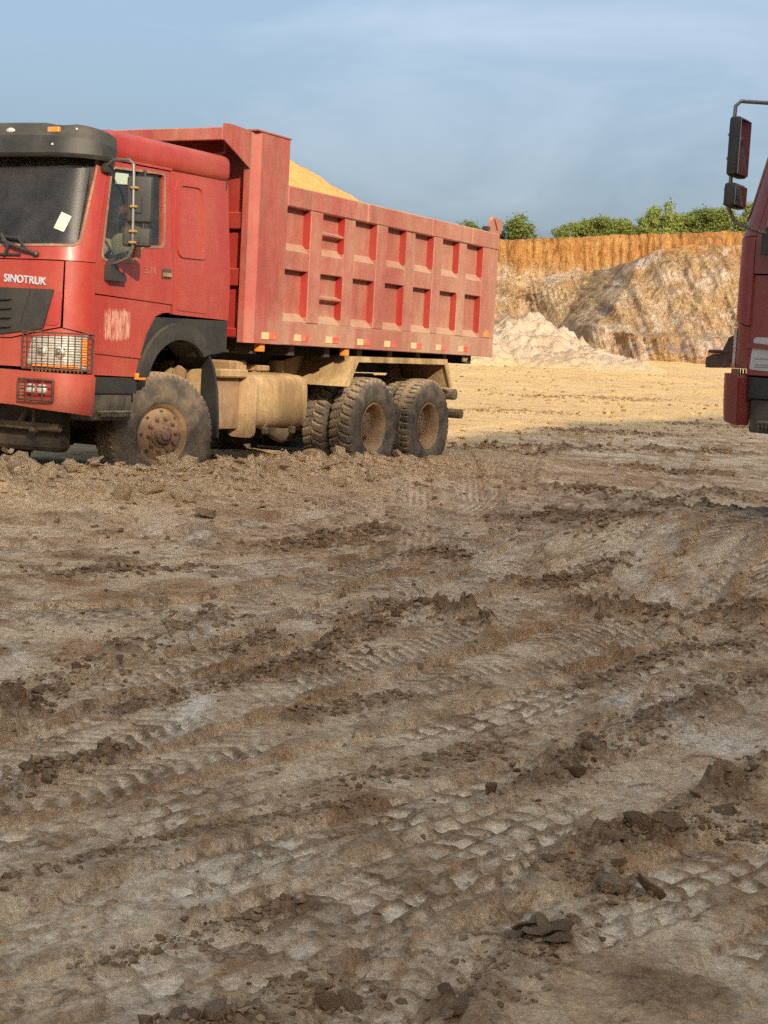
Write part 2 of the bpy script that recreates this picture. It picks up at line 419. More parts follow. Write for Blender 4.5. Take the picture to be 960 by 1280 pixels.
# ------------------------------------------------------------------ vector noise
_perm = np.concatenate([rng.permutation(256)] * 3).astype(np.int32)
_ang = rng.random(256) * 2 * np.pi
_gx = np.cos(_ang); _gy = np.sin(_ang)
def perlin(x, y, seed=0):
    x = x + seed * 37.13; y = y - seed * 19.71
    xi = np.floor(x).astype(np.int64); yi = np.floor(y).astype(np.int64)
    xf = x - xi; yf = y - yi
    xi &= 255; yi &= 255
    u = xf * xf * xf * (xf * (xf * 6 - 15) + 10); v = yf * yf * yf * (yf * (yf * 6 - 15) + 10)
    def g(ix, iy, dx, dy):
        h = _perm[_perm[ix] + iy]
        return _gx[h] * dx + _gy[h] * dy
    a = g(xi, yi, xf, yf); b = g(xi + 1, yi, xf - 1, yf); c = g(xi, yi + 1, xf, yf - 1); d = g(xi + 1, yi + 1, xf - 1, yf - 1)
    return (a + u * (b - a)) * (1 - v) + (c + u * (d - c)) * v
def fbm(x, y, octaves=4, seed=0, gain=0.5, lac=2.03):
    s = 0; a = 1.0; f = 1.0
    for i in range(octaves):
        s = s + a * perlin(x * f, y * f, seed + i); a *= gain; f *= lac
    return s
_wj = rng.random((256, 3))
def worley(x, y, seed=0):
    """distance to the nearest and second nearest cell point and a value per cell"""
    x = x + seed * 11.3; y = y + seed * 7.7
    xi = np.floor(x).astype(np.int64); yi = np.floor(y).astype(np.int64)
    d1 = np.full(x.shape, 9.0); d2 = np.full(x.shape, 9.0); val = np.zeros(x.shape)
    for oy in (-1, 0, 1):
        for ox in (-1, 0, 1):
            cx = xi + ox; cy = yi + oy
            h = _perm[_perm[cx & 255] + (cy & 255)]
            d = np.hypot(cx + _wj[h, 0] - x, cy + _wj[h, 1] - y)
            nearer = d < d1
            d2 = np.where(nearer, d1, np.minimum(d2, d)); val = np.where(nearer, _wj[h, 2], val); d1 = np.minimum(d1, d)
    return d1, d2, val
def sstep(a, b, x):
    t = np.clip((x - a) / (b - a), 0, 1); return t * t * (3 - 2 * t)
def spline(pts, n=8):
    P = np.array(pts, float); Q = np.vstack([2 * P[0] - P[1], P, 2 * P[-1] - P[-2]])
    out = []
    for i in range(1, len(Q) - 2):
        for t in np.linspace(0, 1, n, endpoint=False):
            out.append(0.5 * (2 * Q[i] + (Q[i + 1] - Q[i - 1]) * t + (2 * Q[i - 1] - 5 * Q[i] + 4 * Q[i + 1] - Q[i + 2]) * t * t + (3 * Q[i] - Q[i - 1] - 3 * Q[i + 1] + Q[i + 2]) * t ** 3))
    out.append(P[-1])
    return np.array(out)
def along(line, x, y):
    """signed side offset and length along a polyline for each point"""
    best = np.full(x.shape, 1e9); off = np.full(x.shape, 1e9); s = np.zeros(x.shape); acc = 0.0
    for a, b in zip(line[:-1], line[1:]):
        d = b - a; L = math.hypot(*d)
        if L < 1e-9:
            continue
        t = np.clip(((x - a[0]) * d[0] + (y - a[1]) * d[1]) / (L * L), 0, 1)
        px = x - (a[0] + t * d[0]); py = y - (a[1] + t * d[1])
        dist = np.hypot(px, py)
        nearer = dist < best
        best = np.where(nearer, dist, best)
        off = np.where(nearer, np.where(d[0] * py - d[1] * px > 0, dist, -dist), off)
        s = np.where(nearer, acc + t * L, s); acc += L
    return off, s, acc

# ------------------------------------------------------------------ ground
TRUCK_LOC = Vector((-3.004, 14.086, 0.0)); TRUCK_YAW = math.radians(-118.36)
SECOND_LOC = Vector((4.02, 9.86, 0.285)); SECOND_YAW = math.radians(123.5)

def to_local(x, y, loc, yaw):
    dx = x - loc.x; dy = y - loc.y; c = math.cos(yaw); s = math.sin(yaw)
    return dx * c + dy * s, -dx * s + dy * c

# wheel tracks: points in metres on the ground, half width, kind of print
TRACKS = [
    ([(-3.6, 6.6), (-1.84, 7.34), (-0.76, 8.19), (0.12, 10.3), (1.15, 13.5), (2.0, 17.0)], 0.20, 'lug'),
    ([(-2.9, 8.2), (-1.6, 9.0), (-0.2, 10.9), (0.9, 14.2), (1.5, 19.0)], 0.18, 'rib'),
    ([(-3.2, 9.4), (-2.0, 10.0), (-0.9, 11.4), (0.1, 14.2)], 0.16, 'lug'),
    ([(1.54, 5.79), (1.31, 7.39), (1.28, 10.77), (1.54, 17.28), (2.6, 24.0)], 0.18, 'lug'),
    ([(2.5, 9.0), (2.83, 10.94), (3.09, 15.29), (3.87, 20.09), (5.5, 27.0)], 0.17, 'rib'),
    ([(0.00, 6.6), (0.07, 7.48), (0.24, 10.34), (0.33, 16.51), (0.2, 19.0)], 0.14, 'rib'),
    ([(0.26, 7.2), (0.40, 8.06), (0.66, 10.96), (0.92, 16.86), (0.9, 21.0)], 0.14, 'rib'),
    ([(0.4, 6.3), (1.1, 7.5), (2.2, 9.6), (3.4, 12.6), (5.0, 16.0)], 0.20, 'lug'),
    ([(0.8, 6.2), (1.55, 7.35), (2.6, 9.3), (3.9, 12.2)], 0.17, 'lug'),
    ([(-3.0, 24.0), (2.0, 26.0), (8.0, 28.0), (16.0, 31.0)], 0.30, 'lug'), ([(-3.0, 28.0), (3.0, 31.5), (9.0, 36.0), (17.0, 40.0)], 0.35, 'lug'),
    ([(0.5, 24.0), (3.0, 30.0), (7.0, 40.0), (10.0, 55.0)], 0.35, 'rib'),
    ([(-2.6, 3.6), (-1.55, 4.95), (-1.05, 6.05), (-0.45, 7.35), (0.5, 10.3), (2.0, 14.4), (3.2, 18.2)], 0.15, 'lug'),
    ([(-2.2, 3.4), (-1.21, 4.81), (-0.71, 5.97), (-0.09, 7.21), (0.89, 10.19), (2.41, 14.15), (3.6, 18.0)], 0.17, 'lug'),
    ([(-1.6, 4.1), (-0.78, 5.4), (0.11, 7.06), (1.1, 9.18), (3.59, 14.02), (6.0, 18.0)], 0.20, 'lug'),
    ([(-2.0, 3.2), (-1.1, 4.25), (-0.45, 5.2), (0.35, 6.5), (1.5, 8.5), (3.6, 12.0)], 0.16, 'lug'),
    ([(-2.0, 2.75), (-1.25, 3.5), (-0.75, 4.15), (-0.2, 4.85), (0.5, 5.75), (1.7, 7.4), (3.2, 9.6)], 0.17, 'block'),
    ([(-1.5, 2.6), (-0.8, 3.25), (-0.42, 3.74), (0.05, 4.25), (0.45, 4.75), (1.2, 5.7), (2.6, 7.6)], 0.16, 'block'),
    ([(-0.1, 2.4), (0.05, 2.92), (0.21, 3.6), (0.42, 4.28), (0.84, 5.28), (1.5, 6.6)], 0.15, 'block'),
    ([(-1.3, 2.2), (-0.7, 2.84), (-0.33, 3.22), (0.09, 3.80), (0.66, 4.60), (1.64, 5.89), (3.2, 7.9)], 0.20, 'block'),
    ([(0.1, 3.2), (0.48, 3.55), (0.8, 3.85), (1.18, 4.25), (2.2, 5.3)], 0.16, 'block'),
    ([(0.75, 3.1), (1.05, 3.5), (1.5, 4.1), (2.2, 5.0)], 0.15, 'block'),
]
# pushed-up ridges of loose earth: points, half width, height
RIDGES = [
    ([(-1.6, 4.9), (-1.35, 5.34), (-1.29, 5.83), (-1.06, 6.73), (-0.75, 7.58)], 0.17, 0.085),
    ([(-1.11, 4.41), (-1.02, 4.75), (-0.85, 4.98)], 0.10, 0.045),
    ([(-0.43, 6.36), (-0.12, 7.2), (0.16, 8.20)], 0.13, 0.055),
    ([(0.08, 8.05), (0.20, 8.2), (0.55, 7.7)], 0.22, 0.10),
    ([(1.26, 8.34), (1.64, 8.25), (2.09, 8.3)], 0.24, 0.10),
    ([(-0.66, 6.7), (-0.51, 7.19)], 0.10, 0.04),
    ([(0.45, 4.65), (0.79, 5.27), (1.24, 5.99), (1.78, 6.75)], 0.13, 0.05),
    ([(0.60, 4.06), (0.72, 4.20), (0.87, 4.32), (1.17, 4.74), (1.42, 5.28)], 0.10, 0.075),
    ([(0.19, 2.97), (0.34, 3.32), (0.5, 3.59)], 0.09, 0.05),
    ([(0.5, 3.94), (0.72, 3.82)], 0.08, 0.045),
    ([(-0.18, 3.04), (0.0, 3.10)], 0.08, 0.055),
    ([(-0.40, 2.86), (-0.19, 2.89)], 0.06, 0.05),
    ([(-0.76, 10.28), (0.01, 11.7)], 0.16, 0.05),
    ([(-0.2, 4.5), (0.2, 5.0), (0.45, 5.25)], 0.10, 0.035),
    ([(-0.9, 3.6), (-0.4, 4.15), (0.0, 4.45)], 0.06, 0.025), ([(-1.0, 5.5), (-0.55, 6.2), (-0.2, 6.6)], 0.07, 0.03), ([(-0.6, 3.15), (-0.15, 3.62)], 0.05, 0.022),
    ([(0.9, 6.4), (1.5, 7.3), (1.9, 7.6)], 0.12, 0.045), ([(-1.9, 8.6), (-1.2, 9.3)], 0.14, 0.045), ([(0.9, 9.2), (1.5, 9.6)], 0.15, 0.05), ([(1.0, 4.3), (1.3, 4.45)], 0.07, 0.035),
    ([(3.0, 28.0), (5.5, 28.6)], 0.35, 0.08), ([(6.0, 32.0), (9.5, 33.0)], 0.4, 0.10), ([(1.6, 33.0), (4.0, 34.0)], 0.4, 0.08), ([(8.0, 27.0), (11.0, 27.5)], 0.4, 0.09), ([(3.0, 42.0), (8.0, 43.0)], 0.5, 0.12),
    ([(2.0, 16.0), (2.3, 16.2)], 0.30, 0.12), ([(2.65, 15.4), (2.9, 15.6)], 0.3, 0.10), ([(3.5, 16.5), (3.9, 16.6)], 0.4, 0.15),
    ([(2.35, 11.2), (2.6, 11.3)], 0.22, 0.09), ([(1.5, 10.4), (1.7, 10.5)], 0.2, 0.07), ([(0.3, 10.4), (0.5, 10.5)], 0.2, 0.05),
    ([(1.0, 13.0), (1.5, 13.6), (2.1, 13.9)], 0.2, 0.07), ([(1.1, 20.3), (2.0, 20.6)], 0.35, 0.10), ([(2.2, 23.4), (3.4, 23.8)], 0.4, 0.10),
    ([(4.2, 24.5), (5.6, 24.6)], 0.4, 0.10), ([(3.0, 19.4), (4.4, 19.8)], 0.3, 0.08), ([(-0.3, 5.6), (0.15, 6.1)], 0.08, 0.03),
]
RUBBLE = [(-5.6, 10.9), (-4.4, 11.3), (-3.3, 11.7), (-2.3, 12.4), (-1.55, 13.4), (-0.75, 14.9), (-0.05, 16.2), (0.45, 17.1)]
RUBBLE_H = [0.30, 0.31, 0.25, 0.17, 0.16, 0.16, 0.11, 0.05]
TRACK_LINES = [(spline(p, 7), w, k) for p, w, k in TRACKS]
RIDGE_LINES = [(spline(p, 5), w, h) for p, w, h in RIDGES]
RUBBLE_LINE = spline(RUBBLE, 5)
_ru = np.linspace(0, 1, len(RUBBLE_H))

def terrain(x, y):
    """height of the ground and how pale, loose and sandy it is"""
    x = np.asarray(x, float); y = np.asarray(y, float)
    near = 1 - sstep(18, 45, y)
    h = 0.0305 * 0.5 * (np.sqrt((y - 26) ** 2 + 64) + (y - 26) - 0) * (y > -40) * (1 - sstep(84, 140, y)) + 1.85 * sstep(84, 140, y)
    h = h - 0.0305 * 0.5 * (np.sqrt(26 ** 2 + 64) - 26)
    lx, ly = to_local(x, y, TRUCK_LOC, TRUCK_YAW)
    d = np.hypot(np.maximum(np.abs(lx + 2.6) - 4.2, 0), np.maximum(np.abs(ly) - 1.3, 0))
    h = h + 0.165 * (1 - sstep(0, 2.6, d))
    sx, sy = to_local(x, y, SECOND_LOC, SECOND_YAW)
    d2 = np.hypot(np.maximum(np.abs(sx + 2.6) - 4.2, 0), np.maximum(np.abs(sy) - 1.3, 0))
    h = h + 0.40 * (1 - sstep(0, 1.5, d2))
    flat_zone = sstep(0.0, 0.25, d)
    h = h + near * (0.035 * fbm(x * 0.35, y * 0.35, 2, 1) + 0.009 * fbm(x * 1.5, y * 1.5, 3, 5))
    h = h + (1 - near) * (0.16 * fbm(x * 0.11, y * 0.11, 4, 8) + 0.05 * fbm(x * 0.8, y * 0.8, 3, 10)) * (1 - sstep(120, 200, y))
    rough = 0.5 + 0.8 * np.clip(fbm(x * 0.8, y * 0.8, 2, 21) + 0.3, 0, 1)
    fine_relief = near * rough * (0.0085 * fbm(x * 6, y * 6, 3, 9) + 0.0052 * fbm(x * 19, y * 19, 3, 13, 0.6))
    pale = np.zeros_like(h); loose = np.zeros_like(h)
    th = np.zeros_like(h)
    rg = np.abs(perlin(x * 13, y * 13, 33)) + 0.5 * np.abs(perlin(x * 31, y * 31, 34))
    fine_relief = fine_relief - near * 0.016 * np.clip(0.28 - rg, 0, 1) * np.clip(0.4 + 1.6 * fbm(x * 1.2, y * 1.2, 2, 35), 0, 1)
    broken = np.clip(fbm(x * 1.6, y * 1.6, 3, 31) * 1.6 + 0.05, 0, 1)
    tr = np.zeros_like(h)
    for k, (line, w, kind) in enumerate(TRACK_LINES):
        pad = w + 0.30
        m = (x > line[:, 0].min() - pad) & (x < line[:, 0].max() + pad) & (y > line[:, 1].min() - pad) & (y < line[:, 1].max() + pad)
        if not m.any():
            continue
        xx = x[m]; yy = y[m]
        a, s, L = along(line, xx, yy)
        a = a + 0.025 * perlin(xx * 2.3, yy * 2.3, 40 + k)
        ends = sstep(0, 0.5, s) * sstep(0, 0.5, L - s)
        inside = (1 - sstep(w * 0.92, w * 1.08, np.abs(a))) * ends
        if kind == 'rib':
            inside = inside * np.clip(0.75 + 1.8 * fbm(xx * 0.6, yy * 0.6, 2, 64 + k), 0, 0.85)
        worn = np.clip(0.80 + 1.9 * fbm(xx * 0.9, yy * 0.9, 3, 60 + k), 0.05, 1.0) * np.clip(0.75 + 1.1 * fbm(xx * 5, yy * 5, 3, 66 + k), 0.15, 1.0)
        berm = np.exp(-((np.abs(a) - w * 1.22) / 0.055) ** 2) * ends * np.clip(0.5 + 1.3 * fbm(xx * 3, yy * 3, 3, 70 + k), 0, 1.3)
        if kind == 'block':
            wob = 0.030 * perlin(xx * 5, yy * 5, 81) + 0.022 * perlin(xx * 13, yy * 13, 84) + 0.008 * perlin(xx * 33, yy * 33, 85)
            row = np.floor((a + wob * 0.7) / 0.092 + 0.5)
            ph = (s + wob) / 0.112 + 0.5 * (row % 2) + 0.55 * np.abs(a) / 0.1
            f1 = np.abs((ph % 1) - 0.5) * 2; f2 = np.abs(((a + wob * 0.7) / 0.092 + 0.5) % 1 - 0.5) * 2
            cell = (1 - sstep(0.70, 0.84, f1)) * (1 - sstep(0.74, 0.88, f2)) * np.clip(worn * 1.5 - 0.1, 0, 1)
            cell = cell * np.clip(0.85 + 1.6 * perlin(np.floor(ph) * 1.7 + row * 0.37, row * 2.3 + k, 86), 0.1, 1)
            dh = -0.004 - 0.020 * cell; pl = cell * 0.9
            rut = np.exp(-((np.abs(a) - w * 0.86) / 0.014) ** 2) + 0.8 * np.exp(-((np.abs(a) - w * 0.25) / 0.012) ** 2)
            dh = dh - 0.014 * rut
        elif kind == 'lug':
            ph = (s + 0.8 * np.abs(a) + 0.026 * perlin(xx * 5, yy * 5, 82) + 0.012 * perlin(xx * 17, yy * 17, 87)) / 0.085
            f1 = np.abs((ph % 1) - 0.5) * 2
            cell = (1 - sstep(0.46, 0.62, f1))
            dh = -0.014 - 0.022 * cell * worn - 0.016 * np.exp(-((np.abs(a) - w * 0.95) / 0.016) ** 2); pl = cell * worn * 0.85
        else:
            f1 = np.abs(((a + 0.004 * perlin(xx * 9, yy * 9, 83)) / 0.062 + 0.5) % 1 - 0.5) * 2
            cell = 1 - sstep(0.35, 0.75, f1)
            cell = cell * (0.80 + 0.2 * (np.abs((s / 0.07 + 0.5 * np.floor(a / 0.062 + 0.5)) % 1 - 0.5) > 0.12))
            dh = -0.014 - 0.018 * cell * worn; pl = cell * worn * 0.7
        th[m] = th[m] * (1 - inside) + dh * inside + 0.019 * berm * (1 - inside)
        pale[m] = np.maximum(pale[m] * (1 - inside), pl * inside)
        loose[m] = np.maximum(loose[m] * (1 - inside), np.maximum(0.7 * np.clip(berm, 0, 1), 0.80 * inside * (1 - cell) * worn))
        tr[m] = np.maximum(tr[m], inside)
    h = h + th + fine_relief * (1 - 0.35 * tr)
    d1, dd2, val = worley(x * 11, y * 11, 3)
    e1, ee2, vale = worley(x * 26 + 0.3 * d1, y * 26, 5)
    lump = near * ((val - 0.3) * sstep(0.02, 0.30, dd2 - d1) * 0.8 + (vale - 0.3) * sstep(0.02, 0.3, ee2 - e1) * 0.4)
    for k, (line, w, hh) in enumerate(RIDGE_LINES):
        pad = w * 3
        m = (x > line[:, 0].min() - pad) & (x < line[:, 0].max() + pad) & (y > line[:, 1].min() - pad) & (y < line[:, 1].max() + pad)
        if not m.any():
            continue
        xx = x[m]; yy = y[m]
        a, s, L = along(line, xx, yy)
        a = a + w * 0.9 * fbm(xx * 3.4, yy * 3.4, 4, 90 + k)
        g = np.exp(-(a / (0.72 * w)) ** 2) * np.clip(0.5 + 1.6 * fbm(xx * 3.1, yy * 3.1, 3, 120 + k), 0.08, 1.5)
        h[m] += hh * g * (0.55 + 0.95 * lump[m] + 0.35 * fbm(xx * 24, yy * 24, 2, 95))
        loose[m] = np.maximum(loose[m], np.clip(g * 1.3, 0, 1))
        pale[m] *= 1 - np.clip(g * 1.2, 0, 1)
    a, s, L = along(RUBBLE_LINE, x, y)
    rh = np.interp(s / L, _ru, RUBBLE_H)
    a2 = a + 0.3 * fbm(x * 1.1, y * 1.1, 3, 150)
    g = np.exp(-(a2 / 0.62) ** 2) * (1 - sstep(0, 1.2, s - L + 0.5))
    heapy = np.clip(0.7 + 0.9 * fbm(x * 1.7, y * 1.7, 3, 160), 0.2, 1.6)
    h = h + g * rh * heapy * (0.85 + 0.7 * lump)
    rubble = np.clip(g * 1.3, 0, 1)
    scab = np.clip(fbm(x * 2.2, y * 2.2, 4, 171) * 2.4 - 0.35, 0, 1) * near * flat_zone * (1 - 0.75 * tr)
    h = h + scab * (0.006 + 0.026 * lump)
    loose = np.maximum(loose, scab * 0.8)
    # crack lines in the dry crust
    c1, c2, cv = worley(x * 3.2 + 0.4 * perlin(x * 3, y * 3, 200), y * 3.2 + 0.4 * perlin(x * 3, y * 3, 205), 9)
    crack = (1 - sstep(0.0, 0.045, c2 - c1)) * np.clip(fbm(x * 0.9, y * 0.9, 2, 181) * 2.2, 0, 1) * near * (1 - tr)
    h = h - 0.024 * crack
    loose = np.maximum(loose, 0.85 * crack)
    h = h - near * 0.010 * (cv - 0.5) * np.clip(fbm(x * 0.9, y * 0.9, 2, 181) * 2.2, 0, 1) * (1 - tr)
    edge = 24.0 + 1.55 * np.clip(x - 1, -4, 14) + 2.4 * fbm(x * 0.25, y * 0.25, 4, 191)  # earth turns to sand colour along the shadow line, painting the lit side brighter
    sand = sstep(-3.5, 3.5, y - edge)
    sand = np.maximum(sand, 0.62 * rubble)
    sand = np.maximum(sand, 0.45 * (1 - sstep(0, 2.2, d)))
    return h, pale, loose, sand, rubble

def steps(lo, hi, st):
    return list(np.arange(lo, hi, st))
def growing(a, b, st, g):
    out = []; v = a
    while v < b:
        out.append(v); v += st; st *= g
    return out
_xp = steps(0, 1.35, 0.011) + steps(1.35, 2.6, 0.021) + steps(2.6, 6, 0.045) + growing(6, 60, 0.09, 1.055) + growing(60, 2500, 6, 1.25)
XS = np.array([-v for v in reversed(_xp[1:])] + _xp)
YS = np.array([-v for v in reversed(growing(3, 300, 1.0, 1.22))] + growing(-3, 2.0, 0.5, 1.0) + steps(2.0, 2.5, 0.05) + steps(2.5, 5.2, 0.0125) + steps(5.2, 8.5, 0.018) + steps(8.5, 13, 0.027) + steps(13, 22, 0.045) + growing(22, 150, 0.06, 1.013) + growing(150, 3500, 3, 1.25))
GX, GY = np.meshgrid(XS, YS)
_res = [terrain(GX[i:i + 64], GY[i:i + 64]) for i in range(0, len(YS), 64)]
GH, G_pale, G_loose, G_sand, G_rubble = [np.concatenate([r[k] for r in _res]) for k in range(5)]

def ground_z(x, y):
    return float(terrain(np.array([float(x)]), np.array([float(y)]))[0][0])

def earth_material():
    N = Nodes('quarry_earth'); co = N.coord('Object')
    big = N.noise(co, 0.55, 5, 0.6, 0.6); mid = N.noise(co, 2.1, 6, 0.65, 0.8); fine = N.noise(co, 13, 6, 0.7); grain = N.noise(co, 70, 4, 0.7)
    smear = N.noise(N.mapping(co, (2.6, 0.8, 1)), 1.6, 6, 0.65, 0.5)
    c = N.mix(N.ramp(big, 0.38, 0.60), (0.40, 0.215, 0.092), (0.66, 0.465, 0.270))
    c = N.mix(N.ramp(smear, 0.42, 0.62, 0, 0.9), c, (0.70, 0.520, 0.320))
    c = N.mix(N.ramp(mid, 0.48, 0.66, 0, 0.85), c, (0.30, 0.150, 0.064))
    c = N.mix(N.ramp(N.noise(N.mapping(co, (0.9, 0.5, 1)), 1.1, 5, 0.7, 1.0), 0.55, 0.68, 0, 0.8), c, (0.82, 0.680, 0.500))
    c = N.mix(N.math('MULTIPLY', N.attr('pale'), N.ramp(fine, 0.3, 0.6, 0.6, 1.0)), c, (0.86, 0.690, 0.480))
    c = N.mix(N.math('MULTIPLY', N.attr('loose'), N.ramp(fine, 0.3, 0.7, 1.0, 0.55)), c, (0.150, 0.088, 0.045))  # brown of loose earth, darkened further to paint shade into the crevices
    c = N.mix(N.ramp(N.noise(co, 7.5, 7, 0.8, 0.6), 0.54, 0.63, 0, 0.8), c, (0.17, 0.095, 0.048))
    sandc = N.mix(N.ramp(mid, 0.35, 0.7), (0.58, 0.37, 0.142), (0.62, 0.445, 0.225))
    sandc = N.mix(N.ramp(N.noise(N.mapping(co, (0.25, 1.0, 1)), 0.5, 5, 0.65, 0.6), 0.45, 0.7, 0, 0.8), sandc, (0.50, 0.355, 0.205))
    sandc = N.mix(N.ramp(N.noise(N.mapping(co, (0.35, 1.6, 1)), 1.3, 7, 0.75, 0.8), 0.50, 0.62, 0, 0.75), sandc, (0.42, 0.265, 0.12))
    sandc = N.mix(N.ramp(N.noise(N.mapping(co, (0.5, 1.5, 1), (4, 9, 0)), 3.1, 5, 0.7, 0.5), 0.58, 0.66, 0, 0.85), sandc, (0.26, 0.155, 0.072))  # dark specks painted as the shading of small lumps
    c = N.mix(N.attr('sand'), c, sandc)
    c = N.mix(N.math('MULTIPLY', N.attr('rubble'), 0.7), c, N.mix(N.ramp(fine, 0.35, 0.65), (0.40, 0.275, 0.155), (0.62, 0.455, 0.28)))
    c = N.mix(1.0, c, N.mix(N.ramp(grain, 0.25, 0.75), (0.72, 0.71, 0.69), (1.38, 1.38, 1.38)), 'MULTIPLY')
    c = N.mix(1.0, c, N.mix(N.ramp(N.noise(co, 27, 6, 0.75, 0.4), 0.36, 0.54), (0.76, 0.73, 0.70), (1.16, 1.16, 1.16)), 'MULTIPLY')
    hgt = N.math('ADD', N.math('ADD', fine, N.math('MULTIPLY', N.noise(co, 34, 6, 0.8), 0.7)), N.math('MULTIPLY', grain, 0.4))
    peb = N.voronoi(co, 42, 'F1')
    hgt = N.math('SUBTRACT', hgt, N.math('MULTIPLY', N.ramp(peb, 0.0, 0.5, 0, 1), N.math('MULTIPLY', N.attr('loose'), 0.5)))
    N.principled(c, N.ramp(mid, 0.3, 0.8, 0.97, 0.84), 0.0, N.bump(hgt, 0.75, 0.018), 0.22)
    return N.m
M['earth'] = earth_material()
ground = grid_mesh('ground', GX, GY, GH, 'earth', attrs={'pale': G_pale, 'loose': G_loose, 'sand': G_sand, 'rubble': G_rubble})
ground['kind'] = 'structure'
del GX, GY, GH, _res

# unseen bank added behind the viewpoint, crest shaped to shade the yard
def shade_bank():
    cx = np.array([-10, -5, -1, 3.4, 8.4, 12.3, 14.8, 19.5, 25.7, 31, 38, 48.0])
    ch = np.array([0.0, 5.0, 9.8, 12.9, 15.0, 17.0, 19.2, 21.9, 24.6, 25.0, 14, 0.0])
    xs = np.arange(-10, 48.1, 0.35)
    t = np.concatenate([np.linspace(0, 1, 46), np.linspace(1.05, 2.2, 14)])
    X, T = np.meshgrid(xs, t)
    H = np.interp(X, cx, ch)
    rough = fbm(X * 0.30, T * 6, 4, 300)
    Z = np.where(T <= 1, H * T ** 1.05, H + 0.6 * (T - 1))
    Y = np.where(T <= 1, -7.5 - 10.5 * T, -18 - (T - 1) * 40) + 0.9 * rough * np.clip(T * 3, 0, 1)
    Z = Z + np.where(T <= 1, 0.28 * fbm(X * 0.9, T * 9, 3, 310) * np.clip(T * 2, 0, 1), 0.28 * fbm(X * 0.9, 9 + 0 * T, 3, 310))
    Z = Z - 0.3 * (T < 0.01)
    o = grid_mesh('shade_bank', X, Y, Z, M['cliff'])
    o['kind'] = 'structure'

def cliff_material():
    N = Nodes('quarry_cliff_face'); co = N.coord('Object'); z = N.sep(co)['Z']
    a = N.noise(co, 0.22, 6, 0.65, 0.8); b = N.noise(co, 0.9, 6, 0.7, 0.6); f = N.noise(co, 4.5, 5, 0.7)
    v = N.noise(N.mapping(co, (1.6, 1.6, 0.16)), 1.0, 6, 0.7, 0.4)
    zz = N.math('ADD', z, N.ramp(a, 0.2, 0.8, -2.2, 2.2))
    c = N.mix(N.ramp(b, 0.38, 0.64), (0.46, 0.275, 0.125), (0.64, 0.475, 0.285))
    c = N.mix(N.ramp(zz, 4.4, 2.6), c, N.mix(N.ramp(b, 0.42, 0.60), (0.60, 0.38, 0.165), (0.34, 0.245, 0.215)))
    c = N.mix(N.ramp(zz, 8.3, 10.0), c, N.mix(N.ramp(v, 0.38, 0.66), (0.42, 0.180, 0.045), (0.60, 0.325, 0.110)))
    c = N.mix(N.math('MULTIPLY', N.ramp(N.noise(co, 0.30, 5, 0.65, 1.2), 0.50, 0.62, 0, 0.85), N.ramp(z, 9.6, 8.2, 0.08, 1.0)), c, (0.74, 0.615, 0.49))
    c = N.mix(N.ramp(N.noise(N.mapping(co, (1, 1, 0.5), (7, 3, 1)), 0.7, 6, 0.78, 1.0), 0.55, 0.66, 0, 0.85), c, (0.17, 0.108, 0.068))
    c = N.mix(N.ramp(v, 0.30, 0.48, 0.8, 0.0), c, (0.22, 0.105, 0.040))  # dark vertical streaks put crevice shade into the colour
    c = N.mix(1.0, c, N.mix(f, (0.44, 0.43, 0.42), (1.0, 1.0, 1.0)), 'MULTIPLY')
    N.principled(c, 0.95, 0.0, N.bump(N.math('ADD', f, N.math('MULTIPLY', v, 1.5)), 0.9, 0.30), 0.15)
    return N.m
M['cliff'] = cliff_material()
shade_bank()

# ------------------------------------------------------------------ the quarry face
def quarry_wall():
    xs = np.concatenate([np.arange(-70, 2, 1.5), np.arange(2, 34, 0.085), np.arange(34, 110, 1.5)])
    zt = np.interp(xs, [-70, 0, 8.3, 13.2, 19, 23, 27.5, 40, 110], [10.2, 10.9, 11.3, 11.75, 12.35, 12.7, 13.1, 13.4, 13.6])
    zt = zt + 0.16 * fbm(xs * 0.8, xs * 0, 4, 400)
    t = np.linspace(0, 1, 46)
    X, T = np.meshgrid(xs, t)
    Z = 2.0 + (zt[None, :] - 2.0) * T
    warp = X + 0.9 * perlin(X * 0.45, Z * 0.10, 410) + 0.45 * perlin(X * 1.3, Z * 0.2, 411) + 0.05 * Z
    ph = warp / 0.78
    k = np.floor(ph)
    groove = np.abs((ph % 1) - 0.5) * 2
    depth = 0.20 + 0.55 * np.abs(perlin(k * 0.73, k * 0 + 2.2, 415))
    fade = 0.35 + 0.9 * np.clip(0.4 + fbm(X * 0.16, Z * 0.16, 2, 418) * 1.6, 0, 1)
    Y = 125 + 1.6 * fbm(X * 0.07, X * 0, 2, 420) + (1 - T) * -0.8 + depth * groove ** 3 * 1.25 * fade + 0.55 * fbm(X * 0.5, Z * 0.35, 4, 430) + 0.16 * fbm(X * 2.6, Z * 1.6, 4, 440, 0.65)
    Y = Y + 0.5 * sstep(0.93, 1.0, T)
    # flat land on top, running back
    tb = np.array([0.4, 1.2, 3, 7, 15, 30, 60, 140])
    Xb, Tb = np.meshgrid(xs, tb)
    Yb = Y[-1][None, :] + Tb; Zb = zt[None, :] + 0.12 * fbm(Xb * 0.5, Tb * 0.5, 3, 450)
    o = grid_mesh('quarry_cliff', np.vstack([X, Xb]), np.vstack([Y, Yb]), np.vstack([Z, Zb]), 'cliff')
    o['kind'] = 'structure'
quarry_wall()

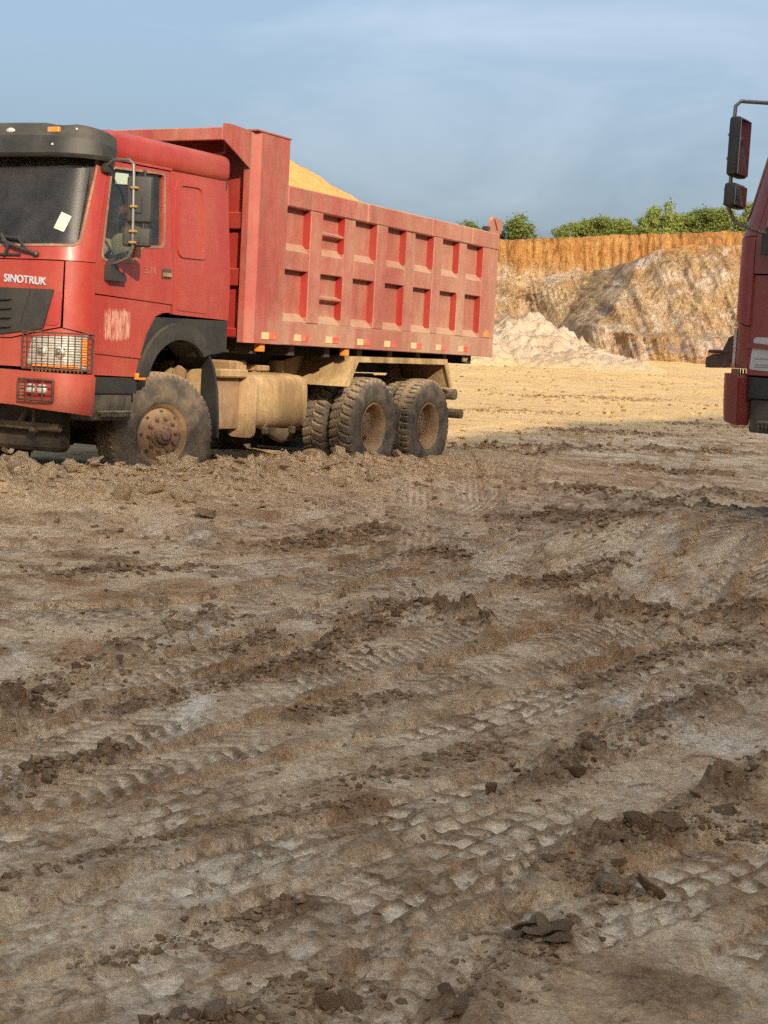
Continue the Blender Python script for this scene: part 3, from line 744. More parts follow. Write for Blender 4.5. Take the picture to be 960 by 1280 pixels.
def quarry_slope():
    xs = np.concatenate([np.arange(-40, 0, 1.0), np.arange(0, 30, 0.085), np.arange(30, 70, 1.2)])
    t = np.linspace(0, 1, 150)
    X, T = np.meshgrid(xs, t)
    zt = np.interp(xs, [-40, 3, 6.9, 8.5, 10.2, 12.3, 14.0, 15.1, 16.55, 17.8, 21, 30, 70], [6.0, 6.7, 6.85, 7.4, 7.3, 8.0, 7.9, 8.15, 8.95, 9.25, 9.4, 9.6, 10])
    zt = zt + 0.20 * fbm(xs * 0.9, xs * 0, 4, 500)
    zb = np.interp(xs, [-40, 9, 11.3, 19, 70], [2.2, 2.6, 3.6, 3.3, 3.2]) + 0.35 * fbm(xs * 0.7, xs * 0, 3, 505)
    zf = 1.0
    up = np.clip((T - 0.36) / 0.64, 0, 1)
    Z = np.where(T < 0.28, zf + (zb[None] - zf) * (T / 0.28), np.where(T < 0.36, zb[None] + 0.30 * (T - 0.28) / 0.08, zb[None] + 0.30 + (zt[None] - zb[None] - 0.30) * up))
    Y = 97 + np.where(T < 0.28, 0.8 * T / 0.28, np.where(T < 0.36, 0.8 + 1.5 * (T - 0.28) / 0.08, 2.3 + 5.2 * up))
    # the part right of a diagonal crease stands forward as a spur
    xb = 10.6 + (15.3 - 10.6) * T + 0.35 * fbm(T * 5, T * 0, 3, 515)
    spur = np.clip((X - xb + 1.7) / 1.7, 0, 1)
    Y = Y - spur * 8.5 - 1.2 * np.clip((X - xb) / 6, 0, 1)
    hollow = np.exp(-((X - 8.9) / 1.3) ** 2 - ((T - 0.66) / 0.20) ** 2)
    Y = Y + 3.6 * hollow
    notch = np.exp(-((X - 10.9) / 0.45) ** 2) + 0.9 * np.exp(-((X - 13.4) / 0.6) ** 2)
    Y = Y + 1.8 * notch * (1 - sstep(0.22, 0.34, T)) * sstep(0.02, 0.1, T)
    body = np.clip(np.sin(np.pi * np.clip(T, 0.04, 0.97)) * 2.2, 0, 1)
    lean = X + 0.28 * Z
    g1 = np.abs(perlin(lean * 0.55, Z * 0.05, 530)); g2 = np.abs(perlin(lean * 1.5, Z * 0.08, 531)); g3 = np.abs(perlin(lean * 4.2, Z * 0.16, 533))
    face = np.clip(0.5 + 1.2 * fbm(X * 0.25, Z * 0.25, 2, 535), 0.15, 1)
    Y = Y + body * (1.9 * g1 + 1.5 * g2 * face + 0.60 * g3 - 1.1) + 0.45 * fbm(X * 0.8, Z * 0.7, 4, 540, 0.6) * body + 0.14 * fbm(X * 4.0, Z * 2.0, 4, 545, 0.65)
    Z = Z + 0.12 * fbm(X * 1.3, Y * 0.9, 4, 550) * (T > 0.28)
    tb = np.array([0.06, 0.2, 0.5, 1.0])
    Xb, Tb = np.meshgrid(xs, tb)
    Yb = Y[-1][None] + (127 - Y[-1][None]) * Tb; Zb = Z[-1][None] + 0.25 * fbm(Xb * 0.4, Yb * 0.3, 3, 560) - 0.2 * Tb
    o = grid_mesh('quarry_bench', np.vstack([X, Xb]), np.vstack([Y, Yb]), np.vstack([Z, Zb]), 'cliff')
    o['kind'] = 'structure'
quarry_slope()

def spoil_heap():
    xs = np.arange(-4, 20, 0.10); ys = np.arange(56, 92, 0.16)
    X, Y = np.meshgrid(xs, ys)
    base, *_ = terrain(X, Y)
    def cone(cx, cy, hh, rx, ry):
        r = np.hypot((X - cx) / rx, (Y - cy) / ry); return hh * np.clip(1 - r, 0, 1) ** 0.95
    n = fbm(X * 0.35, Y * 0.35, 4, 600)
    a = cone(6.6 + n * 0.8, 75, 2.35, 4.2, 8); b = cone(3.2, 74, 2.0, 4.5, 8); c = cone(8.8 + n, 71, 0.95, 4.2, 7)
    hgt = np.maximum(np.maximum(a, b), c)
    hgt = hgt + np.clip(hgt * 1.2, 0, 1) * (0.42 * fbm(X * 0.8, Y * 0.8, 4, 610) + 0.22 * fbm(X * 2.8, Y * 2.8, 4, 620, 0.65))
    d1, d2, v = worley(X * 2.1, Y * 2.1, 12)
    hgt = hgt + np.clip(hgt, 0, 0.5) * (v - 0.4) * 0.55 * sstep(0.05, 0.3, d2 - d1)
    N = Nodes('pale_spoil'); co = N.coord('Object')
    p = N.noise(co, 0.5, 5, 0.6, 0.6); q = N.noise(co, 4.0, 6, 0.75); w = N.noise(co, 13, 4, 0.7)
    c = N.mix(N.ramp(p, 0.35, 0.65), (0.42, 0.30, 0.185), (0.49, 0.385, 0.285))
    c = N.mix(N.ramp(q, 0.5, 0.75, 0, 0.6), c, (0.40, 0.31, 0.23))
    c = N.mix(N.attr('edge'), c, (0.62, 0.44, 0.22))
    N.principled(c, 0.95, 0, N.bump(N.math('ADD', q, N.math('MULTIPLY', w, 0.5)), 0.8, 0.1), 0.15)
    o = grid_mesh('spoil_heap', X, Y, base - 0.06 + hgt, N.m, attrs={'edge': 1 - sstep(0.05, 0.5, hgt)})
    tag(o, 'pale pinkish heap of loose spoil at the foot of the quarry face', 'spoil heap')
spoil_heap()

# ------------------------------------------------------------------ trees along the top of the cliff
def leaf_material(name, a, b):
    N = Nodes(name); inf = N.node('ObjectInfo').outputs['Random']
    geo = N.node('NewGeometry').outputs['Random Per Island']
    c = N.mix(geo, a, b); c = N.mix(N.ramp(inf, 0, 1, 0, 0.35), c, (0.10, 0.115, 0.028))
    p = N.node('BsdfPrincipled'); N.set(p.inputs['Base Color'], c); p.inputs['Roughness'].default_value = 0.6; p.inputs['Specular IOR Level'].default_value = 0.25
    tr = N.node('BsdfTranslucent'); N.set(tr.inputs['Color'], c)
    mx = N.node('MixShader'); mx.inputs[0].default_value = 0.3; N.set(mx.inputs[1], p.outputs[0]); N.set(mx.inputs[2], tr.outputs[0])
    N.t.links.new(mx.outputs[0], N.out.inputs['Surface'])
    return N.m
M['leaf'] = leaf_material('green_leaves', (0.15, 0.20, 0.040), (0.30, 0.345, 0.085))
M['leaf_dark'] = leaf_material('dark_green_leaves', (0.11, 0.160, 0.038), (0.21, 0.255, 0.066))
M['bark'] = dusty('bark', (0.11, 0.075, 0.05), 0.9, (0.2, 0.14, 0.09), 0.2, 0, 0.2, 6)

def crown_mesh(name, seed, sparse=1.0):
    r = np.random.default_rng(seed)
    lobes = []
    for i in range(int(15 * sparse) + 3):
        a = r.random() * 6.283; q = r.random() ** 0.5 * 0.62
        lobes.append((q * math.cos(a), q * math.sin(a) * 0.8, 0.28 + r.random() * 1.0 - 0.45 * q, 0.20 + 0.18 * r.random()))
    V = []; F = []
    for (lx, ly, lz, lr) in lobes:
        n = int(330 * (lr / 0.3) ** 2 * sparse)
        for k in range(n):
            d = r.normal(size=3); d /= np.linalg.norm(d)
            p = np.array([lx, ly, lz]) + d * lr * (0.55 + 0.5 * r.random()) * np.array([1, 1, 0.85])
            if r.random() < 0.25:
                p = p + r.normal(size=3) * 0.10
            s = 0.024 + 0.045 * r.random() ** 1.5
            nrm = d * 0.7 + r.normal(size=3) * 0.6; nrm /= np.linalg.norm(nrm)
            u = np.cross(nrm, r.normal(size=3)); u /= np.linalg.norm(u); w = np.cross(nrm, u)
            i0 = len(V)
            V += [tuple(p - u * s), tuple(p + w * s * 0.55 + nrm * s * 0.2), tuple(p + u * s), tuple(p - w * s * 0.55 + nrm * s * 0.2)]
            F.append((i0, i0 + 1, i0 + 2, i0 + 3))
    me = bpy.data.meshes.new(name); me.from_pydata(V, [], F)
    return me, lobes
CROWNS = [crown_mesh('crown', 100 + i, 1.0 if i < 5 else 0.45) for i in range(6)]
TRUNKS = []
for me, lobes in CROWNS:
    b = MB()
    b.tube([(0, 0, -0.25), (0.02, 0.01, 0.2), (0.0, 0.0, 0.55), (0.03, 0, 0.9)], [0.05, 0.04, 0.03, 0.012], 7)
    for (lx, ly, lz, lr) in lobes[:8]:
        b.tube([(0.01, 0, 0.3), (lx * 0.5, ly * 0.5, 0.3 + (lz - 0.3) * 0.6), (lx, ly, lz)], [0.022, 0.014, 0.005], 5)
    t0 = b.build('trunk', 'bark'); TRUNKS.append(t0.data); bpy.data.objects.remove(t0)

# x, y, height, width, crown kind, dark?, label
TREES = [
    (2.6, 133, 2.7, 2.4, 5, 0, 'thin sparse treetop showing above the dump bed rail'),
    (5.9, 131, 2.3, 3.0, 1, 1, 'dark low tree just above the tail of the dump bed'),
    (10.5, 128.6, 2.6, 3.5, 0, 1, 'round dark green tree standing alone beside the truck tailgate'),
    (8.3, 130, 1.5, 2.2, 2, 0, 'small bush half hidden behind the raised corner of the dump bed'),
    (13.9, 128.4, 1.5, 2.2, 3, 0, 'small bright bush at the start of the cliff-top hedge'),
    (15.4, 129.2, 2.1, 2.8, 2, 0, 'rounded green bush with a flat top on the cliff edge'),
    (17.1, 128.6, 2.3, 3.0, 4, 0, 'bushy green tree at the middle of the cliff-top row'),
    (18.9, 129.6, 1.9, 2.8, 1, 0, 'low leafy bush left of the tallest cliff-top tree'),
    (20.6, 128.9, 1.9, 2.6, 3, 0, 'spreading bush at the foot of the tallest cliff-top tree'),
    (22.3, 128.7, 3.2, 3.0, 0, 0, 'tallest tree of the row on top of the cliff'),
    (24.1, 129.8, 2.3, 2.9, 2, 0, 'green bush just right of the tallest cliff-top tree'),
    (25.8, 129.2, 2.8, 3.1, 4, 1, 'dark tree on the cliff near the second truck mirrors'),
    (27.5, 129.5, 2.5, 3.2, 1, 0, 'green tree directly below the second truck mirrors'),
    (29.6, 130, 3.0, 3.6, 3, 0, 'leafy tree seen behind the mirror arm of the second truck'),
]
for x, y, hh, ww, kind, dark, lab in TREES:
    z = float(np.interp(x, [0, 8.3, 13.2, 19, 23, 27.5, 40], [10.9, 11.3, 11.75, 12.35, 12.7, 13.1, 13.4])) - 0.25
    root = empty('cliff_tree', (x, y, z), random.random() * 6.28)
    tag(root, lab, 'tree', 'trees along the cliff top')
    me = CROWNS[kind][0]
    cr_ = me.copy() if dark else me
    if not cr_.materials:
        cr_.materials.append(M['leaf_dark'] if dark else M['leaf'])
    c = bpy.data.objects.new('crown', cr_); COL.objects.link(c); c.parent = root; c.scale = (ww / 1.45, ww / 1.45, hh / 1.35)
    if dark:
        cr_.materials.clear(); cr_.materials.append(M['leaf_dark'])
    tk = bpy.data.objects.new('trunk', TRUNKS[kind]); COL.objects.link(tk); tk.parent = root; tk.scale = c.scale

# ------------------------------------------------------------------ dump truck (local: X forward, Y towards the driver's side, Z up; origin under the front axle)
_ys = np.linspace(0, 0.9, 40)
_plan = [(1.5 - 0.06 * (y / 0.9) ** 2, y) for y in _ys] + [(1.14 + 0.30 * math.cos(a), 0.9 + 0.32 * math.sin(a)) for a in np.linspace(0, math.pi / 2, 40)[1:]]
_plan = np.array(_plan)
_parc = np.concatenate([[0], np.cumsum(np.linalg.norm(np.diff(_plan, axis=0), axis=1))])
S_MAX = float(_parc[-1])
def front(s, z, d=0.0):
    """the rounded cab front: s runs round the nose from the middle, positive to the driver's side"""
    sg = 1 if s >= 0 else -1; a = min(abs(s), S_MAX)
    x = float(np.interp(a, _parc, _plan[:, 0])); y = float(np.interp(a, _parc, _plan[:, 1]))
    e = 0.004
    x1 = float(np.interp(min(a + e, S_MAX), _parc, _plan[:, 0])); y1 = float(np.interp(min(a + e, S_MAX), _parc, _plan[:, 1]))
    x0 = float(np.interp(max(a - e, 0), _parc, _plan[:, 0])); y0 = float(np.interp(max(a - e, 0), _parc, _plan[:, 1]))
    tx, ty = x1 - x0, y1 - y0; L = math.hypot(tx, ty) or 1
    nx, ny = ty / L, -tx / L
    if a < e:
        nx, ny = 1.0, 0.0
    up = max(0.0, z - 2.0)
    return Vector((x - 0.24 * up + nx * d, sg * (y * (1 - 0.06 * up) + ny * d), z))
def flank(sg):
    def f(x, z, d=0.0):
        return Vector((x, sg * (1.22 * (1 - 0.06 * max(0.0, z - 2.0)) + d), z))
    return f

_tyres = {}
def tyre_mesh(kind):
    if kind in _tyres:
        return _tyres[kind]
    prof = [(-0.100, 0.262), (-0.118, 0.275), (-0.138, 0.315), (-0.153, 0.37), (-0.158, 0.42), (-0.152, 0.465), (-0.142, 0.505), (-0.134, 0.530), (-0.128, 0.548)]
    inner = [(w, 0.556 + 0.004 * (1 - (w / 0.12) ** 2)) for w in np.linspace(-0.120, 0.120, 19)]
    full = prof + inner + [(-w, r) for w, r in reversed(prof)]
    lug = {'lug': 34, 'road': 58, 'mixed': 46}[kind]
    n = lug * 8
    th = np.arange(n) * 2 * np.pi / n
    W = np.array([p[0] for p in full]); R = np.array([p[1] for p in full])
    TH, WW = np.meshgrid(th, W); RR = np.repeat(R[:, None], n, 1)
    ph = TH * lug / (2 * np.pi)
    aw = np.abs(WW)
    if kind == 'lug':
        p2 = (ph + np.where(WW > 0, 0.5, 0) + aw * 3.0) % 1
        g = (p2 < 0.26) & (aw > 0.018) & (RR > 0.50)
        g |= (np.abs(WW + 0.012 * np.sign(np.sin(ph * 2 * np.pi))) < 0.007)
        dep = 0.022
    elif kind == 'road':
        zig = 0.007 * np.sign(np.sin(ph * 2 * np.pi))
        g = np.zeros_like(WW, bool)
        for c in (-0.078, -0.027, 0.027, 0.078):
            g |= np.abs(WW - c - zig) < 0.0075
        g |= (((ph) % 1) < 0.26) & (aw > 0.095) & (RR > 0.54)
        dep = 0.011
    else:
        zig = 0.006 * np.sign(np.sin(ph * 2 * np.pi))
        g = np.abs(np.abs(WW) - 0.045 - zig) < 0.008
        g |= (((ph + np.where(WW > 0, 0.5, 0)) % 1) < 0.3) & (aw > 0.050) & (RR > 0.525)
        dep = 0.016
    RR = RR - dep * g * np.clip((RR - 0.49) / 0.05, 0, 1)
    ring = np.exp(-((RR - 0.335) / 0.006) ** 2) * 0.003 + np.exp(-((RR - 0.47) / 0.006) ** 2) * 0.003
    WW = WW + np.sign(WW) * ring
    m = len(full)
    V = np.stack([RR * np.cos(TH), WW, RR * np.sin(TH)], -1).reshape(-1, 3)
    idx = np.arange(m * n).reshape(m, n); nx = np.roll(idx, -1, 1)
    F = np.stack([idx[:-1], idx[1:], nx[1:], nx[:-1]], -1).reshape(-1, 4)
    me = bpy.data.meshes.new('tyre'); me.from_pydata(V.tolist(), [], F.tolist())
    me.materials.append(M['rubber'])
    me.polygons.foreach_set('use_smooth', [True] * len(me.polygons)); me.set_sharp_from_angle(angle=math.radians(32))
    b = bmesh.new(); b.from_mesh(me); bmesh.ops.recalc_face_normals(b, faces=b.faces[:]); b.to_mesh(me); b.free()
    _tyres[kind] = me
    return me

_wheel_cache = {}
def wheel_pieces(front_wheel):
    if front_wheel in _wheel_cache:
        return _wheel_cache[front_wheel]
    pcs = []
    if front_wheel:
        b = MB().lathe([(-0.10, 0.262), (-0.115, 0.278), (-0.10, 0.27), (-0.09, 0.245), (0.02, 0.235), (0.085, 0.245), (0.098, 0.268), (0.112, 0.282), (0.118, 0.276), (0.104, 0.262), (0.085, 0.246), (0.062, 0.236), (0.070, 0.222), (0.094, 0.195), (0.100, 0.170), (0.098, 0.125), (0.10, 0.0)], 48)
        pcs.append(('rim', b, 'rim'))
        for k in range(10):
            a = 2 * math.pi * k / 10 + 0.2; c = (0.150 * math.cos(a), 0.150 * math.sin(a))
            b = MB().cyl((c[0], 0.095, c[1]), (c[0], 0.128, c[1]), 0.021, 0.019, 6).cyl((c[0], 0.125, c[1]), (c[0], 0.142, c[1]), 0.011, 0.010, 8)
            pcs.append(('wheel_nut', b, 'hub'))
        for k in range(8):
            a = 2 * math.pi * k / 8 + 0.3; c = (0.207 * math.cos(a), 0.207 * math.sin(a))
            pcs.append(('hand_hole_plug', MB().cyl((c[0] * 0.95, 0.060, c[1] * 0.95), (c[0], 0.089, c[1]), 0.017, 0.017, 10), 'dark_chassis'))  # solid dark plugs painted as shaded openings
        b = MB().lathe([(0.08, 0.118), (0.108, 0.116), (0.112, 0.104), (0.112, 0.088), (0.150, 0.082), (0.156, 0.072), (0.156, 0.050), (0.178, 0.046), (0.182, 0.036), (0.182, 0.0)], 24)
        for k in range(8):
            a = 2 * math.pi * k / 8; b.cyl((0.070 * math.cos(a), 0.15, 0.070 * math.sin(a)), (0.070 * math.cos(a), 0.164, 0.070 * math.sin(a)), 0.008, 0.007, 6)
        pcs.append(('hub', b, 'hub'))
    else:
        b = MB().lathe([(-0.11, 0.262), (-0.115, 0.278), (-0.10, 0.27), (-0.09, 0.245), (0.05, 0.240), (0.10, 0.262), (0.128, 0.283), (0.133, 0.276), (0.122, 0.262), (0.095, 0.246), (0.02, 0.236), (-0.03, 0.232), (-0.045, 0.215), (-0.050, 0.18), (-0.050, 0.12), (-0.05, 0.0)], 48)
        pcs.append(('rim', b, 'rim'))
        b = MB().lathe([(-0.05, 0.135), (-0.015, 0.132), (-0.005, 0.12), (0.028, 0.108), (0.04, 0.09), (0.042, 0.0)], 24)
        for k in range(10):
            a = 2 * math.pi * k / 10; b.cyl((0.085 * math.cos(a), 0.03, 0.085 * math.sin(a)), (0.085 * math.cos(a), 0.052, 0.085 * math.sin(a)), 0.010, 0.009, 6)
        pcs.append(('hub', b, 'hub'))
        for k in range(10):
            a = 2 * math.pi * k / 10 + 0.2; c = (0.165 * math.cos(a), 0.165 * math.sin(a))
            pcs.append(('wheel_nut', MB().cyl((c[0], -0.055, c[1]), (c[0], -0.018, c[1]), 0.020, 0.018, 6), 'hub'))
    out = []
    for nm, b, mt in pcs:
        o = b.build(nm, mt); out.append((nm, o.data)); bpy.data.objects.remove(o)
    _wheel_cache[front_wheel] = out
    return out
def make_wheel(parent, x, y, side, is_front, kind, steer=0.0, spin=0.0):
    w = empty('wheel', (x, y, 0.56), 0, parent)
    w.rotation_euler = (0, 0, steer + (0 if side > 0 else math.pi))
    for nm, me in wheel_pieces(is_front) + [('tyre', tyre_mesh(kind))]:
        o = bpy.data.objects.new(nm, me); COL.objects.link(o); o.parent = w; o.rotation_euler = (0, spin, 0)
    return w

def bars(mapf, us, vs, d, r):
    """wire grid bent to a surface"""
    b = MB()
    u0, u1, v0, v1 = us[0], us[-1], vs[0], vs[-1]
    for u in us:
        b.tube([mapf(u, v, d) for v in np.linspace(v0, v1, 5)], r, 5)
    for v in vs:
        b.tube([mapf(u, v, d + r * 1.2) for u in np.linspace(u0, u1, 9)], r, 5)
    return b

def build_truck(name, loc, yaw, paint, bedpaint, innerpaint, steer=0.0, second=False):
    T = empty(name, loc, yaw)
    P = lambda nm, o: o
    # ---------------- frame, axles, engine
    fr = MB().box(-6.5, 1.05, 0.35, 0.43, 0.84, 1.13, 0.01).box(-6.5, 1.05, -0.43, -0.35, 0.84, 1.13, 0.01)
    for x in (0.9, -0.9, -2.2, -3.2, -4.4, -5.9):
        fr.box(x - 0.06, x + 0.06, -0.35, 0.35, 0.90, 1.08, 0.01)
    chassis = fr.build('chassis', 'dark_chassis', T)
    MB().box(-0.08, 0.08, -0.85, 0.85, 0.42, 0.54, 0.03).cyl((0, 0.8, 0.5), (0, 0.95, 0.56), 0.07).cyl((0, -0.8, 0.5), (0, -0.95, 0.56), 0.07).build('front_axle', 'chassis', chassis)
    for xr in (-3.741, -5.091):
        MB().cyl((xr, -0.9, 0.56), (xr, 0.9, 0.56), 0.10, seg=16).ico((xr, 0, 0.58), 0.27, 2, 0, (1, 0.9, 1)).build('rear_axle', 'chassis', chassis)
    MB().cyl((-0.9, 0, 0.86), (-3.6, 0, 0.66), 0.06).build('prop_shaft', 'chassis', chassis)
    for sg in (1, -1):
        for k in range(5):
            MB().tube([(0.75 - 0.06 * k, sg * 0.42, 0.72 - k * 0.022), (0.0, sg * 0.42, 0.60 - k * 0.022 + 0.02), (-0.75 + 0.06 * k, sg * 0.42, 0.72 - k * 0.022)], 0.018, 4).build('leaf_spring', 'chassis', chassis)
        for k in range(6):
            MB().tube([(-3.55 - 0.07 * k, sg * 0.48, 0.62 + k * 0.03), (-4.416, sg * 0.48, 0.74 + k * 0.03), (-5.28 + 0.07 * k, sg * 0.48, 0.62 + k * 0.03)], 0.02, 4).build('leaf_spring', 'chassis', chassis)
    MB().box(-0.75, 0.95, -0.34, 0.34, 0.62, 1.35, 0.06, 2).box(0.1, 0.7, -0.25, 0.25, 0.40, 0.64, 0.05).cyl((0.98, 0, 1.0), (1.05, 0, 1.0), 0.30, seg=20).build('engine', 'dark_chassis', chassis)
    MB().cyl((1.15, -0.9, 0.62), (1.15, 0.9, 0.62), 0.035).cyl((1.15, 0.45, 0.62), (0.9, 0.45, 0.9), 0.03).cyl((1.15, -0.45, 0.62), (0.9, -0.45, 0.9), 0.03).cyl((1.15, 0.62, 0.60), (1.15, 0.62, 0.85), 0.02).ico((1.15, 0.62, 0.60), 0.05, 1).build('tie_rod', 'chassis', chassis)
    MB().box(0.86, 1.06, -0.80, 0.80, 0.40, 0.84, 0.04).build('nose_gap_blocker', 'dark_chassis', chassis)  # dark box added to black out the view under the nose
    MB().box(-0.60, -0.50, -0.72, 0.72, 0.36, 0.90, 0.02).build('axle_gap_blocker', 'dark_chassis', chassis)  # dark cross box added to close the bright gap behind the front axle
    MB().box(0.30, 0.95, -1.0, 1.0, 1.06, 1.20, 0.03).build('cab_floor', 'dark_chassis', chassis)

    # ---------------- wheels
    make_wheel(T, 0, 1.02, 1, True, 'road', steer, 0.3); make_wheel(T, 0, -1.02, -1, True, 'road', steer, 0.1)
    for i, xr in enumerate((-3.741, -5.091)):
        for sg in (1, -1):
            make_wheel(T, xr, sg * 1.075, sg, False, 'lug' if i == 0 else 'mixed', 0, 0.4 * i)
            make_wheel(T, xr, sg * 0.735, sg, False, 'mixed' if i else 'lug', 0, 0.2)

    # ---------------- cab shell
    c = MB()
    c.box(-0.80, -0.74, -1.16, 1.16, 1.45, 2.92, 0.02)                                   # back wall
    c.box(-0.74, 1.06, -1.16, 1.16, 1.38, 1.46, 0.01)                                     # floor
    cab = c.build('cab', 'interior', T)
    roof = MB()
    roof.box(-0.83, 1.02, -1.185, 1.185, 2.885, 3.13, 0.10, 4)
    for v in roof.bm.verts:
        if v.co.x > 0.5:
            v.co.x -= 0.30 * max(0, v.co.z - 2.9) * (v.co.x - 0.5) / 0.5
        v.co.z += 0.02 * (1 - (v.co.y / 1.2) ** 2) - 0.012 * (v.co.x > 0.3)
    roof.build('roof', paint, cab)
    for sg in (1, -1):
        sd = flank(sg)
        # rear quarter with pressed panel and locker hatch
        q = plate('quarter_panel', fillet([(0.065, 1.635), (0.095, 2.885), (-0.80, 2.90), (-0.80, 1.62)], [0.01, 0.01, 0.04, 0.02]), sd, -0.05, 0.0, paint, cab, vstep=0.2)
        ring_o = fillet([(0.025, 2.14), (0.03, 2.82), (-0.42, 2.83), (-0.43, 2.15)], 0.10, 6)
        ring_i = fillet([(-0.03, 2.20), (-0.025, 2.775), (-0.365, 2.785), (-0.375, 2.21)], 0.07, 6)
        plate('pressed_panel_rim', ring_o, sd, 0.0, 0.016, paint, cab, holes=[ring_i], vstep=0.2)
        plate('locker_hatch', fillet([(0.015, 1.675), (0.025, 1.995), (-0.44, 2.0), (-0.45, 1.665)], 0.04, 4), sd, 0.0, 0.008, paint, cab)
        # lower door skirt, cut by the wheel arch
        plate('door_skirt', [(1.15, 1.085), (0.56, 1.075), (0.50, 1.25), (0.42, 1.45), (0.30, 1.605), (0.20, 1.64), (0.085, 1.65), (0.09, 1.715), (1.15, 1.745)], sd, -0.05, -0.012, 'paint_scuffed' if (sg > 0 and not second) else paint, cab)
        plate('skirt_crease', [(1.15, 1.265), (0.51, 1.235), (0.50, 1.255), (1.15, 1.30)], sd, -0.012, 0.004, paint, cab)
        # A pillar / windscreen corner
        # door
        door_o = fillet([(1.14, 1.755), (1.14, 2.00), (0.925, 2.86), (0.10, 2.875), (0.075, 1.72)], [0.01, 0.02, 0.03, 0.03, 0.02])
        win = fillet([(1.055, 2.045), (0.895, 2.80), (0.185, 2.835), (0.215, 2.22), (0.56, 2.20), (0.62, 2.055)], [0.06, 0.05, 0.05, 0.06, 0.06, 0.06], 5)
        door = plate('door', door_o, sd, -0.05, 0.0, paint, T, holes=[win], vstep=0.2)
        seal_o = fillet([(1.075, 2.025), (0.908, 2.818), (0.165, 2.855), (0.195, 2.20), (0.545, 2.18), (0.605, 2.035)], [0.07, 0.06, 0.06, 0.07, 0.07, 0.07], 5)
        plate('window_seal', seal_o, sd, 0.0, 0.006, 'seal', door, holes=[win], vstep=0.2)
        plate('window', win, sd, -0.03, -0.024, 'window', door, vstep=0.3)
        MB().box(0.475, 0.50, sg * 1.185 - 0.012, sg * 1.185 + 0.012, 2.19, 2.84, 0.004).build('window_divider', 'plastic', door)
        plate('window_sticker', fillet([(0.845, 2.68), (0.83, 2.775), (0.655, 2.785), (0.665, 2.695)], 0.015, 3), sd, -0.022, -0.019, 'sticker', door)
        plate('handle_recess', fillet([(0.25, 1.935), (0.25, 2.025), (0.115, 2.028), (0.115, 1.938)], 0.015, 3), sd, 0.0, 0.004, 'dark_chassis', door)
        plate('door_handle', fillet([(0.24, 1.955), (0.24, 1.99), (0.125, 1.992), (0.125, 1.957)], 0.012, 3), sd, 0.004, 0.022, 'seal', door)
        plate('door_gutter', [(0.94, 2.872), (0.93, 2.895), (0.08, 2.905), (0.085, 2.885)], sd, -0.02, 0.012, paint, cab)
        if sg > 0 and not second:
            text_plate('door_numerals', '371', 0.085, lambda u, v, d: flank(1)(u, v, d), 0.50, 0.345, 1.965, 0.006, 'faint', door, bold=0.0)
        if second and sg > 0:
            nt = plate('notice', fillet([(1.125, 1.12), (1.10, 1.335), (0.62, 1.33), (0.62, 1.10)], 0.02, 3), sd, -0.012, -0.007, 'notice', cab)
            for i in range(5):
                for j in range(5 + (i == 2)):
                    x0 = 0.90 - i * 0.034; z0 = 1.215 + j * 0.019
                    plate('printed_window', [(x0, z0), (x0, z0 + 0.012), (x0 - 0.024, z0 + 0.012), (x0 - 0.024, z0)], sd, -0.007, -0.0055, 'notice_print', nt)
            for z0, w in ((1.19, 0.40), (1.15, 0.46), (1.135, 0.46)):
                plate('printed_line', [(1.08, z0), (1.08, z0 + 0.006), (1.08 - w, z0 + 0.006), (1.08 - w, z0)], sd, -0.007, -0.0055, 'notice_print', nt)
        # black fender and arch lip
        ao = [(-0.04 + 0.60 * math.cos(a), 0.985 + 0.575 * math.sin(a)) for a in np.linspace(0.16, math.pi - 0.62, 18)]
        ai = [(-0.04 + 0.475 * math.cos(a), 0.985 + 0.43 * math.sin(a)) for a in np.linspace(0.22, math.pi - 0.72, 18)]
        plate('fender', [(0.30, 1.600), (-0.79, 1.615), (-0.79, 1.33)] + [(x, z) for x, z in reversed(ai)] + [(0.55, 1.08), (0.50, 1.25), (0.42, 1.45)], sd, -0.05, -0.004, 'plastic', T)
        plate('wheel_arch', ao + list(reversed(ai)), sd, -0.30, 0.035, 'visor', T)
        # mud flap behind the front wheel
        fl = [(-0.50, 1.30), (-0.60, 1.16), (-0.665, 0.95), (-0.69, 0.72), (-0.70, 0.52)]
        MB().prism(fl + [(x - 0.035, z) for x, z in reversed(fl)], 'y', sg * 0.72, sg * 1.21).build('mud_flap', 'plastic', T)
        # muddy inner panels behind the wheel
        for k in range(4):
            yy = 0.52 + k * 0.155
            MB().prism([(yy * sg, 0.62), ((yy + 0.13) * sg, 0.62), ((yy + 0.135) * sg, 1.20 - 0.03 * k + 0.05 * (k % 2)), ((yy + 0.06) * sg, 1.24 - 0.03 * k), ((yy + 0.01) * sg, 1.20 - 0.03 * k)], 'x', -0.52 - 0.02 * (k % 2), -0.48).build('inner_mud_panel', 'tan', T)
        # boarding step
        stp = MB().prism([(1.13, 0.93), (1.13, 1.07), (0.60, 1.065), (0.52, 1.03), (0.52, 0.93)], 'y', sg * 0.95, sg * 1.20)
        st = stp.build('step', 'plastic', T)
        MB().box(0.56, 1.12, min(sg * 0.98, sg * 1.185), max(sg * 0.98, sg * 1.185), 0.70, 0.925, 0.02, 2).build('step_box', 'step', st)
        MB().box(0.60, 1.02, min(sg * 1.10, sg * 1.225), max(sg * 1.10, sg * 1.225), 0.755, 0.785, 0.008).build('step_tread', 'step', st)
        for k in range(12):
            MB().box(0.62 + k * 0.033, 0.638 + k * 0.033, min(sg * 1.20, sg * 1.228), max(sg * 1.20, sg * 1.228), 0.732, 0.757, 0.003).build('tread_tooth', 'step', st)
